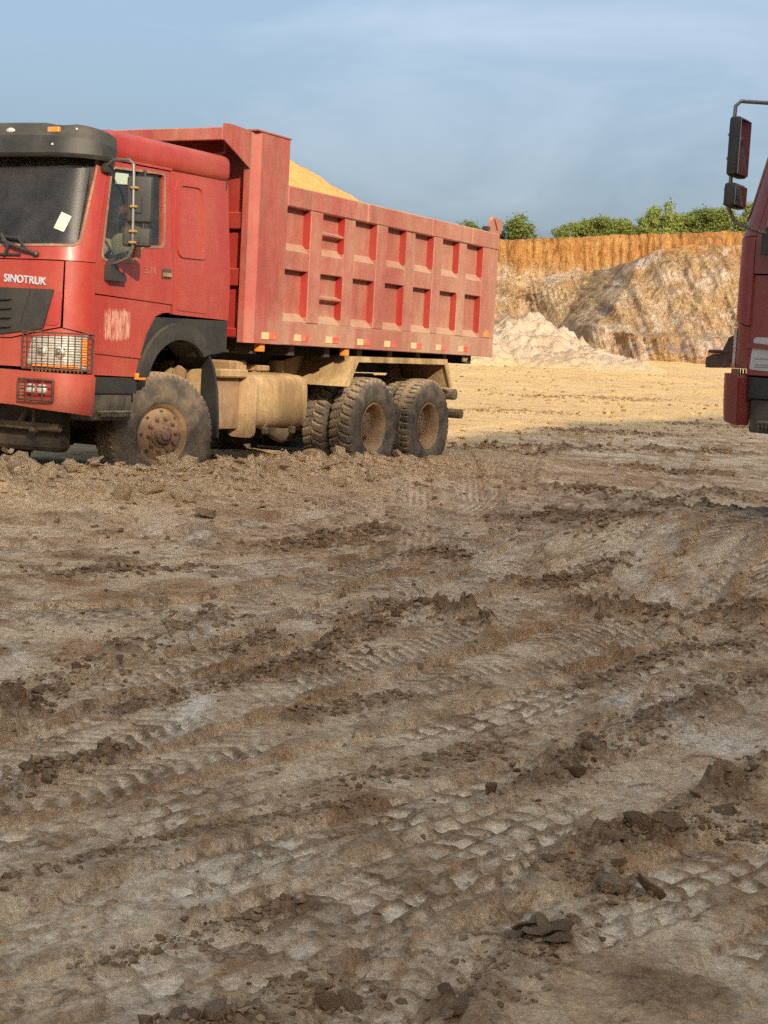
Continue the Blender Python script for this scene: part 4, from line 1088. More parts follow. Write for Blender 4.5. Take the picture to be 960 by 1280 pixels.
        MB().box(0.44, 0.555, min(sg * 1.19, sg * 1.245), max(sg * 1.19, sg * 1.245), 1.05, 1.11, 0.012, 2).build('side_turn_lamp', 'amber', T)

    # ---------------- cab front
    half = lambda pts: pts + [(-s, z) for s, z in reversed(pts)]
    ws_hole = fillet(half([(0.0, 2.125), (1.20, 2.14), (1.265, 2.88), (0.0, 2.90)])[1:-1] if False else [(-1.20, 2.14), (-0.6, 2.125), (0.6, 2.125), (1.20, 2.14), (1.268, 2.90), (-1.268, 2.90)], [0.07, 0, 0, 0.07, 0.03, 0.03], 6)
    frame_o = [(-1.385, 2.005), (1.385, 2.005), (1.385, 2.95), (-1.385, 2.95)]
    plate('windshield_frame', frame_o, front, -0.05, 0.0, paint, cab, holes=[ws_hole], step=0.07, vstep=0.25)
    grow = lambda pts, k: [(s + math.copysign(k, s), z + (k if z > 2.5 else -k)) for s, z in pts]
    plate('windshield_seal', fillet([(-1.22, 2.12), (-0.6, 2.105), (0.6, 2.105), (1.22, 2.12), (1.288, 2.92), (-1.288, 2.92)], [0.08, 0, 0, 0.08, 0.03, 0.03], 6), front, 0.0, 0.007, 'seal', cab, holes=[ws_hole], step=0.07, vstep=0.25)
    ws = plate('windshield', ws_hole, front, -0.030, -0.024, 'windshield', T, step=0.07, vstep=0.2)
    plate('windshield_sticker', [(0.965, 2.265), (1.065, 2.235), (1.115, 2.365), (1.02, 2.40)], front, -0.023, -0.020, 'sticker', ws, step=0.05)
    # nose: upper text panel, corner panels, grille
    plate('nose_panel', [(-1.09, 1.465), (-1.105, 1.995), (1.105, 1.995), (1.09, 1.465), (0.62, 1.36), (-0.62, 1.36)], front, -0.05, 0.0, paint, cab, step=0.07, vstep=0.3)
    plate('lower_nose_panel', [(-1.385, 1.125), (1.385, 1.125), (1.385, 1.40), (1.095, 1.455), (0.62, 1.35), (-0.62, 1.35), (-1.095, 1.455), (-1.385, 1.40)], front, -0.05, -0.008, paint, cab, step=0.07)
    for sg in (1, -1):
        cp = [(1.112, 1.46), (1.118, 1.998), (1.385, 1.998), (1.385, 1.41)]
        plate('corner_panel', [(sg * s, z) for s, z in cp], front, -0.05, 0.004, paint, cab, step=0.03)
        ins = fillet([(0.97, 1.475), (1.045, 1.745), (1.105, 1.745), (1.075, 1.475)], 0.03, 4)
        plate('nose_inset', [(sg * s, z) for s, z in ins], front, 0.0, 0.010, innerpaint, cab, step=0.05)
    gr = plate('grille', fillet([(-0.95, 1.445), (-0.55, 1.385), (0.55, 1.385), (0.95, 1.445), (1.035, 1.765), (-1.035, 1.765)], 0.012, 2), front, 0.0, 0.018, 'plastic', T, step=0.07)
    for k in range(4):
        z0 = 1.445 + k * 0.075
        slat = MB()
        pts = []
        for s in np.linspace(-0.64, 0.64, 17):
            w = 0.024 * min(1.0, (0.64 - abs(s)) / 0.15 + 0.12)
            pts.append((s, w))
        vs = []
        for s, w in pts:
            vs.append([slat.bm.verts.new(front(s, z0 + dz * w / 0.024, dd)) for dz, dd in ((-0.022, 0.018), (-0.012, 0.045), (0.016, 0.050), (0.022, 0.018))])
        for a, b2 in zip(vs[:-1], vs[1:]):
            for j in range(3):
                slat.bm.faces.new((a[j], b2[j], b2[j + 1], a[j + 1]))
        slat.build('grille_slat', 'plastic', gr)
    tr = MB(); tr.tube([front(0.72 + 0.10 * t, 1.46 + 0.30 * t, 0.020) for t in np.linspace(0, 1, 6)], 0.006, 5); tr.build('grille_seam', 'plastic', gr)
    text_plate('nose_lettering', 'SINOTRUK', 0.088, lambda u, v, d: front(u, v, d), 0.55, 0.965, 1.815, 0.010, 'silver', cab, slope=-0.045, bold=0.018)
    # wipers
    for s0, s1 in ((0.86, 0.10), (-0.25, -0.95)):
        b = MB()
        b.tube([front(s0, 2.045, 0.02), front(s0 - 0.16, 2.09, 0.05), front(s0 - 0.34, 2.15, 0.05)], 0.014, 6)
        b.tube([front(s0 - 0.06, 2.06, 0.045), front(s0 - 0.2, 2.17, 0.02), front(s1 - 0.0, 2.21, 0.02)], 0.010, 6)
        b.tube([front(s0 - 0.30, 2.03, 0.03), front(s0 - 0.26, 2.10, 0.05), front(s0 - 0.38, 2.20, 0.03)], 0.016, 6)
        b.ico(front(s0, 2.045, 0.02), 0.028, 1)
        b.build('wiper', 'plastic', T)
    MB().tube([front(s, 2.035, 0.012) for s in np.linspace(-0.7, 0.7, 15)], 0.012, 6).build('wiper_rail', 'plastic', cab)
    # sun visor
    prof = [(0.13, 2.850), (0.150, 2.87), (0.150, 3.000), (0.140, 3.010), (0.105, 3.095), (0.085, 3.110), (0.0, 3.125), (-0.12, 3.13)]
    vb = MB(); rows = []
    ss = np.linspace(-1.365, 1.365, 45)
    for s in ss:
        e = (abs(s) / 1.365) ** 8
        row = []
        for d, z in prof:
            zz = z - 0.055 * e * (z > 2.95) + 0.02 * (1 - (s / 1.365) ** 2) * (z > 2.9) - 0.02 * (abs(s) > 0.75) * (abs(s) < 1.0) * (z > 3.1)
            row.append(front(s, zz, d * (1 - 0.45 * e) ))
        rows.append(row)
    for off in (0, 1):
        VV = [[vb.bm.verts.new(p - (Vector((0.02, 0, 0.012)) if off else Vector((0, 0, 0)))) for p in row] for row in rows]
        for a, b2 in zip(VV[:-1], VV[1:]):
            for j in range(len(prof) - 1):
                vb.bm.faces.new((a[j], b2[j], b2[j + 1], a[j + 1]))
        if off == 0:
            V0 = VV
        else:
            for a, b2 in ((V0, VV),):
                for i in range(len(ss) - 1):
                    vb.bm.faces.new((a[i][0], a[i + 1][0], b2[i + 1][0], b2[i][0])); vb.bm.faces.new((a[i][-1], b2[i][-1], b2[i + 1][-1], a[i + 1][-1]))
                for i in (0, -1):
                    for j in range(len(prof) - 1):
                        vb.bm.faces.new((a[i][j], a[i][j + 1], b2[i][j + 1], b2[i][j]))
    if second:
        vb.bm.free()
    vis = cab if second else vb.build('sun_visor', 'visor', T, angle=22)
    for s in (() if second else (0.93, -0.93)):
        MB().box(-0.020, 0.012, -0.06, 0.06, -0.022, 0.022, 0.006, 1, Matrix.Translation(front(s, 3.06, 0.125))).build('marker_lamp', 'amber', vis)
    for s in (() if second else (0.48, -0.48)):
        MB().ico(front(s, 3.055, 0.125), 0.04, 2, 0, (0.4, 1.2, 0.6)).build('marker_lamp', 'notice', vis)
    for s, z in () if second else ((0.33, 2.945), (0.95, 2.935), (1.08, 3.07), (-0.6, 2.94)):
        MB().ico(front(s, z, 0.150 if z < 3 else 0.115), 0.012, 1).build('visor_screw', 'silver', vis)
    # headlights behind wire guards
    for sg in (1, -1):
        out = [(0.80, 1.15), (0.845, 1.375), (1.325, 1.405), (1.325, 1.125)] if not second else [(0.80, 1.15), (0.845, 1.375), (1.20, 1.395), (1.20, 1.13)]
        hl = plate('headlight', [(sg * s, z) for s, z in out], front, -0.006, 0.012, 'chrome', T, step=0.05)
        if not second: plate('lamp_lens', [(sg * s, z) for s, z in fillet([(0.86, 1.18), (0.885, 1.345), (1.25, 1.365), (1.25, 1.17)], 0.03, 3)], front, 0.012, 0.02, 'chrome', hl, step=0.04)
        for s0, r in (() if second else ((0.95, 0.05), (1.09, 0.062))):
            ctr = front(sg * s0, 1.265, 0.018)
            b = MB().ico(ctr, r, 2, 0, (0.55, 1, 1)); b.build('lamp_bowl', 'chrome', hl)
            MB().ico(front(sg * s0, 1.265, 0.045), r * 0.42, 2).build('bulb', 'lamp_dark', hl)
        if not second: plate('indicator', [(sg * s, z) for s, z in ((1.26, 1.16), (1.265, 1.375), (1.318, 1.38), (1.318, 1.15))], front, 0.012, 0.022, 'amber', hl, step=0.03)
        plate('indicator', [(sg * s, z) for s, z in ((0.86, 1.135), (0.86, 1.158), (1.24, 1.155), (1.24, 1.13))], front, 0.012, 0.02, 'amber', hl, step=0.05)
        dg_ = 0.10 if second else 0.06
        gs = np.linspace(0.79, 1.34, 13) * sg
        g = bars(front, list(gs), list(np.linspace(1.115, 1.415, 8)), dg_, 0.0038)
        for s in (0.79, 1.34):
            for z in (1.115, 1.415):
                g.tube([front(sg * s, z, 0.0), front(sg * s, z, dg_)], 0.006, 5)
        g.tube([front(sg * s, 1.415, dg_) for s in np.linspace(0.79, 1.34, 9)], 0.007, 5); g.tube([front(sg * s, 1.115, dg_) for s in np.linspace(0.79, 1.34, 9)], 0.007, 5)
        for s in (0.79, 1.34):
            g.tube([front(sg * s, z, dg_) for z in (1.115, 1.265, 1.415)], 0.007, 5)
        if second:
            g.bm.free()
        else:
            g.build('headlight_guard', 'guard', hl)
        if second and sg > 0:
            MB().prism([(1.30, 1.13), (1.62, 1.12), (1.62, 1.19), (1.56, 1.215), (1.48, 1.22), (1.42, 1.33), (1.30, 1.38)], 'y', 1.06, 1.12).build('guard_bracket', 'guard', hl)
            MB().box(1.40, 1.60, 0.95, 1.13, 1.222, 1.245, 0.006).build('guard_plate', 'guard', hl)
        fins = MB()
        for k in range(14):
            s = sg * (0.85 + k * 0.033)
            fins.tube([front(s, 1.082, 0.004), front(s, 1.122, 0.004)], 0.007, 4)
        fins.build('cooling_fin', 'seal', cab)
    # bumper
    bo = [(-1.362, 0.745), (-1.12, 0.775), (-0.7, 0.81), (0, 0.83), (0.7, 0.81), (1.12, 0.775), (1.362, 0.745), (1.372, 0.80), (1.372, 1.06), (1.355, 1.085), (0, 1.105), (-1.355, 1.085), (-1.372, 1.06), (-1.372, 0.80)]
    def bump_map(s, z, d):
        k = min(1.0, max(0.0, (z - 0.74) / 0.36)); return front(s, z, d * (1 - 0.35 * (1 - k) ** 2) if d > 0 else d)
    bmp = plate('bumper', bo, bump_map, -0.08, 0.055, paint, T, step=0.05, vstep=0.07)
    for sg in (1, -1):
        fg = plate('fog_lamp_recess', fillet([(sg * 0.80, 0.865), (sg * 0.82, 1.03), (sg * 1.075, 1.025), (sg * 1.04, 0.86)], 0.02, 3), bump_map, 0.055, 0.062, innerpaint, bmp, step=0.05)
        for s0 in (0.885, 0.985):
            o = MB().lathe([(0.0, 0.045), (0.02, 0.043), (0.028, 0.03), (0.034, 0.0)], 18).build('fog_lamp', 'chrome', bmp)
            p = front(sg * s0, 0.952, 0.060); q = front(sg * s0, 0.952, 0.2) - p
            o.matrix_local = Matrix.Translation(p) @ q.to_track_quat('Y', 'Z').to_matrix().to_4x4()
        g = MB()
        for z in np.linspace(0.865, 1.03, 4):
            g.tube([front(sg * s, z, 0.105) for s in np.linspace(0.79, 1.07, 7)], 0.006 if 0.87 < z < 1.02 else 0.011, 5)
        for s in (0.79, 0.86, 0.93, 1.0, 1.07):
            g.tube([front(sg * s, z, 0.105) for z in (0.865, 0.945, 1.03)], 0.011 if s in (0.79, 1.07) else 0.005, 5)
        if second:
            g.bm.free()
        else:
            g.build('fog_lamp_guard', 'guard', bmp)
    MB().tube([front(s, 1.07, 0.05) for s in np.linspace(0.30, 0.50, 4)], 0.02, 6).build('tow_pin', 'dark_chassis', bmp)

    # ---------------- mirrors
    for sg in (1, -1):
        mm = empty('side_mirror', (0, 0, 0), 0, T)
        V = lambda x, y, z: Vector((x, sg * y, z))
        MB().tube([V(0.99, 1.16, 2.80), V(1.05, 1.30, 2.845), V(1.10, 1.50, 2.835), V(1.10, 1.545, 2.80), V(1.10, 1.55, 2.70), V(1.09, 1.55, 2.30), V(1.085, 1.55, 2.14), V(1.07, 1.50, 2.06), V(1.02, 1.36, 2.02), V(0.98, 1.24, 2.00)], 0.013, 8).build('mirror_arm', 'pipe', mm)
        MB().box(0.93, 1.04, min(sg * 1.15, sg * 1.21), max(sg * 1.15, sg * 1.21), 2.75, 2.86, 0.015, 2).build('mirror_mount', 'plastic', mm)
        b = MB().prism([(1.03, 1.99), (0.99, 2.05), (0.94, 2.05), (0.92, 1.96), (0.82, 1.92), (0.82, 1.87), (1.03, 1.87)], 'y', sg * 1.215, sg * 1.29)
        b.build('mirror_mount', 'plastic', mm)
        turn = -sg * math.radians(-24)
        for cx, cy, cz, w, hh, nm in ((1.025, 1.565, 2.525, 0.215, 0.375, 'mirror_housing'), (1.035, 1.555, 2.222, 0.235, 0.155, 'mirror_housing')):
            mx = Matrix.Translation((cx, sg * cy, cz)) @ Matrix.Rotation(turn, 4, 'Z')
            hs = MB().box(-0.035, 0.04, -w / 2, w / 2, -hh / 2, hh / 2, 0.030, 3, mx).build(nm, 'plastic', mm)
            MB().box(-0.040, -0.034, -w / 2 + 0.014, w / 2 - 0.014, -hh / 2 + 0.014, hh / 2 - 0.014, 0.002, 1, mx).build('mirror_glass', 'mirror', mm)
            MB().box(0.039, 0.052, -w * 0.18, w * 0.12, -hh * 0.30, hh * 0.05, 0.006, 1, mx).build('housing_boss', 'plastic', mm)
            for dz in ((0.09, -0.06) if hh > 0.3 else (0.045, -0.045)):
                MB().box(1.065, 1.118, min(sg * 1.53, sg * 1.58), max(sg * 1.525, sg * 1.58), cz + dz - 0.010, cz + dz + 0.010, 0.006, 2).build('mirror_clamp', 'brass', mm)

    # ---------------- inside the cab
    MB().prism([(1.20, 1.46), (1.22, 2.02), (1.10, 2.06), (0.92, 1.98), (0.88, 1.75), (0.95, 1.46)], 'y', -1.08, 1.08).build('dashboard', 'interior', T)
    for sg in (1, -1):
        s = MB().box(-0.25, 0.30, sg * 0.62 - 0.26, sg * 0.62 + 0.26, 1.46, 1.86, 0.06, 3).build('driver_seat', 'seat', T)
        MB().box(-0.38, -0.22, sg * 0.62 - 0.25, sg * 0.62 + 0.25, 1.80, 2.48, 0.07, 3).build('backrest', 'seat', s)
        MB().box(-0.37, -0.27, sg * 0.62 - 0.14, sg * 0.62 + 0.14, 2.50, 2.70, 0.04, 3).build('headrest', 'seat', s)
    MB().box(-0.74, -0.45, -1.1, 1.1, 1.46, 1.95, 0.05, 2).build('bunk', 'seat', T)
    MB().box(-0.72, 1.0, -1.12, 1.12, 2.84, 2.88, 0.01).build('headliner', 'interior', cab)
    if not second:
        MB().box(-0.50, -0.44, -0.30, 0.42, 2.30, 2.62, 0.03, 2).build('orange_cloth', 'orange_cloth', T)
        MB().tube([(0.88, -0.9, 2.70), (0.86, -0.3, 2.78), (0.86, 0.3, 2.76), (0.86, 0.6, 2.72)], [0.005, 0.06, 0.06, 0.01], 8).build('orange_pennant', 'orange_cloth', T)
    sw = MB(); ctr = Vector((0.74, 0.62, 2.08)); ax = Vector((-0.45, 0, 0.9)).normalized(); ua = Vector((0, 1, 0)); ub = ax.cross(ua)
    sw.tube([ctr + (ua * math.cos(t) + ub * math.sin(t)) * 0.22 for t in np.linspace(0, 2 * math.pi, 25)], 0.014, 6)
    sw.tube([ctr - ua * 0.21, ctr - ax * 0.02, ctr + ua * 0.21], 0.014, 6).tube([ctr - ax * 0.02, ctr - ax * 0.40], 0.025, 6)
    sw.build('steering_wheel', 'plastic', T)

    # ---------------- tank, boxes
    rr = fillet([(0.885, 0.50), (1.195, 0.50), (1.195, 1.11), (0.885, 1.11)], 0.075, 6)
    MB().prism(rr, 'x', -1.345, -1.375).build('tank_end_plate', 'tan_plate', T)
    ov = fillet([(0.62, 0.585), (1.185, 0.585), (1.185, 1.125), (0.62, 1.125)], 0.16, 8)
    tk = MB().prism(ov, 'x', -1.376, -2.33).build('fuel_tank', 'tan', T)
    for x in (-1.62, -2.12):
        o2 = [(0.905 + (y - 0.905) * 1.03, 0.855 + (z - 0.855) * 1.04) for y, z in ov]
        MB().prism(o2, 'x', x, x - 0.055).build('tank_strap', 'tan', tk)
        MB().box(x - 0.06, x, 1.10, 1.16, 0.53, 0.60, 0.01).build('strap_bolt', 'chassis', tk)
    MB().cyl((-1.72, 0.95, 1.11), (-1.72, 0.95, 1.19), 0.05).build('filler_cap', 'tan', tk)
    MB().box(-1.60, -1.30, 0.62, 0.92, 1.12, 1.245, 0.02).build('air_filter_box', 'tan', T)
    MB().box(-1.86, -1.66, 0.86, 1.02, 1.15, 1.21, 0.012, 1).build('tank_bracket', 'tan', T)
    MB().box(-1.34, -0.78, 0.50, 1.02, 0.58, 1.08, 0.03, 2).build('battery_box', 'rim', T)
    MB().box(-1.36, -0.74, 0.52, 1.10, 1.082, 1.165, 0.015).build('battery_lid', 'tan', T)
    MB().prism([(-0.64, 1.16), (-0.80, 1.16), (-0.90, 1.20), (-0.88, 1.40), (-0.72, 1.44), (-0.62, 1.36)], 'y', 0.72, 0.80).build('cab_bracket', 'tan', T)
    for k in range(2):
        MB().cyl((-1.4, -0.9, 0.75 + 0.28 * k), (-2.3, -0.9, 0.75 + 0.28 * k), 0.13, seg=18).build('air_tank', 'tan', T)
    for k in range(5):
        y0 = 0.46 + 0.05 * k; z0 = 1.18 - 0.03 * k
        MB().tube([(-0.7, y0, z0), (-1.4, y0 + 0.04, z0 - 0.06), (-2.3, y0 + 0.02, z0 + 0.02), (-2.9, y0, z0 - 0.05), (-3.3, y0 - 0.04, z0 - 0.22)], 0.012 + 0.004 * (k % 2), 6).build('air_hose', 'dark_chassis', chassis)
    MB().cyl((-2.45, 0.70, 1.02), (-2.45, 0.70, 1.26), 0.09, seg=14).build('hydraulic_valve', 'tan', T)
    MB().box(-2.62, -2.50, 0.60, 0.86, 0.70, 1.0, 0.02).build('air_drier', 'rim', T)
    # rear mudguards
    for sg in (1, -1):
        mg = [(-2.98, 1.02), (-3.22, 1.345), (-5.44, 1.365), (-5.63, 1.02)]
        inn = [(-2.93 - 0.10, 1.02), (-3.25, 1.305), (-5.42, 1.325), (-5.60, 1.02)]
        g = MB().prism(mg + list(reversed(inn)), 'y', sg * 0.56, sg * 1.215).build('rear_mudguard', 'tan', T)
        lip_i = [(-2.98 - 0.12, 1.02), (-3.28, 1.285), (-5.40, 1.30), (-5.575, 1.02)]
        MB().prism(mg + list(reversed(lip_i)), 'y', sg * 1.216, sg * 1.235).build('mudguard_lip', 'tan', g)
        MB().prism([(-2.30, 1.09), (-2.97, 1.02), (-3.215, 1.345), (-2.62, 1.24)], 'y', sg * 0.57, sg * 0.60).build('mudguard_apron', 'tan', g)
        MB().prism([(-5.0, 1.05), (-5.58, 1.05), (-5.40, 1.30)], 'y', sg * 0.56, sg * 0.58).build('mudguard_gusset', 'hub', g)
        MB().cyl((-5.78, sg * 0.95, 0.94), (-5.78, sg * 1.2, 0.94), 0.07).cyl((-5.95, sg * 0.9, 0.70), (-5.95, sg * 1.22, 0.70), 0.06).build('rear_underrun_bar', 'chassis', T)

    # ---------------- dump bed
    bed = MB()
    bed.box(-6.62, -1.22, -1.16, 1.16, 1.46, 1.53, 0.005)
    for x in np.arange(-6.3, -1.3, 0.7):
        bed.box(x - 0.05, x + 0.05, -1.12, 1.12, 1.32, 1.457, 0.005)
    bed.box(-6.5, -1.3, 0.36, 0.46, 1.16, 1.317, 0.005).box(-6.5, -1.3, -0.46, -0.36, 1.16, 1.317, 0.005)
    B = bed.build('dump_bed', 'dark_chassis', T)
    cols = [(-1.69, -2.13), (-2.36, -2.82), (-3.05, -3.51), (-3.74, -4.20), (-4.43, -4.88), (-5.10, -5.57), (-5.79, -6.25)]
    for sg in (1, -1):
        def box(nm, x0, x1, y0, y1, z0, z1, mt=bedpaint, bv=0.006):
            return MB().box(min(x0, x1), max(x0, x1), min(sg * y0, sg * y1), max(sg * y0, sg * y1), z0, z1, bv).build(nm, mt, B)
        box('inner_side', -6.66, -1.20, 1.13, 1.155, 1.53, 2.96)
        # rails
        segs = [-1.685, -3.28, -4.82, -5.9, -6.70]
        for a, b2 in zip(segs[:-1], segs[1:]):
            box('top_rail', a, b2 + 0.004, 1.12, 1.262, 2.775, 2.98, bedpaint, 0.012)
        box('bottom_rail', -1.685, -6.70, 1.12, 1.25, 1.425, 1.655)
        xs = [-1.685] + [c_ for cc in cols for c_ in cc] + [-6.70]
        posts = [(cols[i][1], cols[i + 1][0]) for i in range(6)]
        for a, b2 in posts:
            q = box('side_post', a, b2, 1.156, 1.252, 1.656, 2.774)
            for v in q.data.vertices:
                v.co.y += sg * 0.010 * math.sin(v.co.z * 7 + a * 5) * (abs(v.co.y) > 1.2); v.co.x += 0.006 * math.sin(v.co.z * 4 + a * 9)
        box('rear_post', cols[-1][1], -6.70, 1.156, 1.252, 1.656, 2.774)
        for i, (a, b2) in enumerate(cols):
            box('middle_rail', a - 0.001, b2 + 0.001, 1.156, 1.249, 2.165, 2.345)
            for z0, z1 in ((1.656, 2.164), (2.346, 2.774)):
                MB().box(min(a, b2), max(a, b2), min(sg * 1.156, sg * 1.168), max(sg * 1.156, sg * 1.168), z0, z1).build('side_panel', bedpaint, B)
                MB().prism([(sg * 1.168, z0), (sg * 1.249, z0 + 0.001), (sg * 1.168, z0 + 0.085)], 'x', a - 0.002, b2 + 0.002).build('panel_sill', bedpaint, B)
                MB().box(b2 - 0.001, b2 + 0.003, min(sg * 1.1685, sg * 1.2485), max(sg * 1.1685, sg * 1.2485), z0 + 0.06, z1 - 0.001).build('recess_return', innerpaint, B)
                if i == 1:
                    zc = (z0 + z1) / 2 + 0.01
                    MB().prism([(sg * 1.168, zc - 0.035), (sg * 1.245, zc - 0.010), (sg * 1.245, zc + 0.010), (sg * 1.168, zc + 0.035)], 'x', a - 0.002, b2 + 0.002).build('step_rung', bedpaint, B)
        # front post with folded edge
        MB().prism([(-1.19, sg * 1.255), (-1.684, sg * 1.255), (-1.684, sg * 1.12), (-1.10, sg * 1.12), (-1.10, sg * 1.19)], 'z', 1.425, 3.41).build('front_post', bedpaint, B)
        MB().box(-1.70, -1.09, min(sg * 1.11, sg * 1.265), max(sg * 1.11, sg * 1.265), 3.411, 3.425).build('post_cap', bedpaint, B)
        # canopy cheek
        MB().prism([(-0.66, 3.265), (-0.66, 3.415), (-0.80, 3.42), (-1.098, 3.41), (-1.098, 3.06)], 'y', sg * 1.17, sg * 1.19).build('canopy_cheek', bedpaint, B)
        # rear ear
        MB().prism([(-6.42, 2.983), (-6.46, 3.13), (-6.52, 3.175), (-6.74, 3.16), (-6.78, 3.10), (-6.77, 2.983)], 'y', sg * 1.20, sg * 1.245).build('tailgate_ear', bedpaint, B)
        MB().box(-6.50, -6.38, min(sg * 1.15, sg * 1.24), max(sg * 1.15, sg * 1.24), 2.984, 3.05, 0.01).build('tailgate_hinge', 'plastic', B)
        MB().prism([(-6.52, 3.145), (-6.56, 3.145), (-6.66, 3.02), (-6.62, 3.02)], 'y', sg * 1.246, sg * 1.249).build('rust_gash', 'guard', B)
        # reflectors and lamps
        for k, x in enumerate((-1.37, -1.97, -2.59, -3.25, -3.86, -4.5, -5.14, -5.75)):
            yb = 1.257 if k == 0 else 1.252
            box('reflector', x - 0.075, x + 0.05, yb - 0.004, yb + 0.004, 1.468, 1.535, 'cream', 0)
            box('reflector', x - 0.21, x - 0.08, yb - 0.004, yb + 0.004, 1.470, 1.532, 'red_reflector', 0)
        hm = [(-6.47 + 0.085 * math.cos(a), 1.672 + 0.085 * math.sin(a)) for a in np.linspace(0, math.pi, 14)]
        MB().prism(hm, 'y', sg * 1.2525, sg * 1.257).build('reflector', 'amber', B)
        for x in (-1.40, -3.05):
            MB().box(x - 0.045, x + 0.045, min(sg * 1.15, sg * 1.22), max(sg * 1.15, sg * 1.22), 1.345, 1.424, 0.012, 2).build('marker_lamp', 'amber', B)
        MB().tube([(-5.98, sg * 1.18, 1.42), (-6.0, sg * 1.18, 1.36), (-6.05, sg * 1.18, 1.35), (-6.08, sg * 1.18, 1.40)], 0.02, 6).build('tailgate_hook', 'rim', B)
    # front bulkhead with stiffeners, canopy
    MB().box(-1.24, -1.20, -1.119, 1.119, 1.53, 3.385, 0.004).build('bulkhead', innerpaint, B)
    for z0, z1 in ((2.50, 2.66), (1.96, 2.13), (1.47, 1.56)):
        MB().box(-1.199, -1.14, -1.115, 1.115, z0, z1, 0.01).build('bulkhead_beam', innerpaint, B)
    for y in (-0.75, 0, 0.75):
        MB().box(-1.199, -1.15, y - 0.06, y + 0.06, 2.135, 2.495, 0.005).build('bulkhead_post', innerpaint, B)
    MB().prism([(-0.92, 1.66), (-1.14, 1.66), (-1.14, 1.80), (-1.05, 1.80), (-0.98, 1.74)], 'y', 0.86, 0.98).build('bed_bracket', innerpaint, B)
    MB().prism([(-0.66, 3.30), (-0.66, 3.335), (-1.20, 3.40), (-1.20, 3.365)], 'y', -1.168, 1.168).build('canopy', bedpaint, B)
    MB().box(-0.70, -0.655, -1.168, 1.168, 3.265, 3.38, 0.006).build('canopy_lip', bedpaint, B)
    MB().tube([(-0.95, 1.0, 3.30), (-0.95, 1.0, 3.19), (-0.95, 0.88, 3.17)], 0.018, 6).build('lifting_hook', bedpaint, B)
    tg = MB().box(-6.72, -6.665, -1.119, 1.119, 1.45, 2.97, 0.006).build('tailgate', bedpaint, B)
    for z in (1.6, 2.1, 2.6):
        MB().box(-6.78, -6.721, -1.1, 1.1, z, z + 0.15, 0.006).build('tailgate_rib', bedpaint, B)
    return T

truck = build_truck('dump_truck', TRUCK_LOC, TRUCK_YAW, 'paint', 'bed_paint', 'inner_paint', steer=math.radians(-17))
tag(truck, 'sunlit red dump truck loaded with yellow sand, its ribbed bed side in view', 'dump truck', 'red dump trucks in the quarry')
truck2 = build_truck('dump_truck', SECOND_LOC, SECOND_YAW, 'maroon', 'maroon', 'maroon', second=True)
tag(truck2, 'shaded maroon truck cut off at the frame edge, only its mirrors and cab corner showing', 'dump truck', 'red dump trucks in the quarry')

# ------------------------------------------------------------------ the load of sand in the first truck's bed
def sand_load():
    xs = np.arange(-6.60, -1.26, 0.035); ys = np.arange(-1.10, 1.101, 0.035)
    X, Y = np.meshgrid(xs, ys)
    crest = np.interp(X, [-6.6, -5.2, -4.2, -3.7, -3.1, -2.6, -2.1, -1.7, -1.26], [2.72, 3.02, 3.20, 3.32, 3.45, 3.53, 3.52, 3.36, 2.95])
    k = np.clip(1 - (np.abs(Y - 0.12) / 1.25) ** 1.7, 0, 1)
    Z = 2.70 + (crest - 2.70) * k + 0.035 * fbm(X * 3, Y * 3, 4, 700) + 0.012 * fbm(X * 14, Y * 14, 3, 710)
    Z[0, :] -= 0.8; Z[-1, :] -= 0.8
    N = Nodes('yellow_sand'); co = N.coord('Object')
    f = N.noise(co, 6, 6, 0.7); g = N.noise(co, 40, 4, 0.7)
    c = N.mix(N.ramp(f, 0.3, 0.7), (0.56, 0.31, 0.085), (0.62, 0.39, 0.14))
    c = N.mix(N.ramp(g, 0.55, 0.75, 0, 0.5), c, (0.42, 0.25, 0.09))
    N.principled(c, 0.95, 0, N.bump(N.math('ADD', f, g), 0.6, 0.02), 0.2)
    o = grid_mesh('sand_load', X, Y, Z, N.m)
    o.location = TRUCK_LOC; o.rotation_euler = (0, 0, TRUCK_YAW)
    tag(o, 'heap of yellow sand rising above the red dump bed', 'sand heap')
sand_load()

# ------------------------------------------------------------------ the driver behind the door window
def skinned(name, joints, edges, mat, parent=None, loc=None, rotz=0.0, sub=2, shape=None):
    me = bpy.data.meshes.new(name)
    keys = list(joints); idx = {k: i for i, k in enumerate(keys)}
    me.from_pydata([joints[k][:3] for k in keys], [(idx[a], idx[b]) for a, b in edges], [])
    o = bpy.data.objects.new(name, me); COL.objects.link(o)
    md = o.modifiers.new('skin', 'SKIN'); md.use_smooth_shade = True
    for i, k in enumerate(keys):
        r = joints[k][3]; v = me.skin_vertices[0].data[i]
        v.radius = (r, joints[k][4] if len(joints[k]) > 4 else r); v.use_root = (i == 0)
    sb = o.modifiers.new('smooth', 'SUBSURF'); sb.levels = sub; sb.render_levels = sub
    dg = bpy.context.evaluated_depsgraph_get(); dg.update()
    done = bpy.data.meshes.new_from_object(o.evaluated_get(dg))
    bpy.data.objects.remove(o)
    if shape:
        for v in done.vertices:
            v.co = shape(v.co)
    done.materials.clear(); done.name = name
    ob = link(name, done, mat, parent, False)
    done.polygons.foreach_set('use_smooth', [True] * len(done.polygons))
    if loc is not None:
        ob.location = loc; ob.rotation_euler = (0, 0, rotz)
    return ob
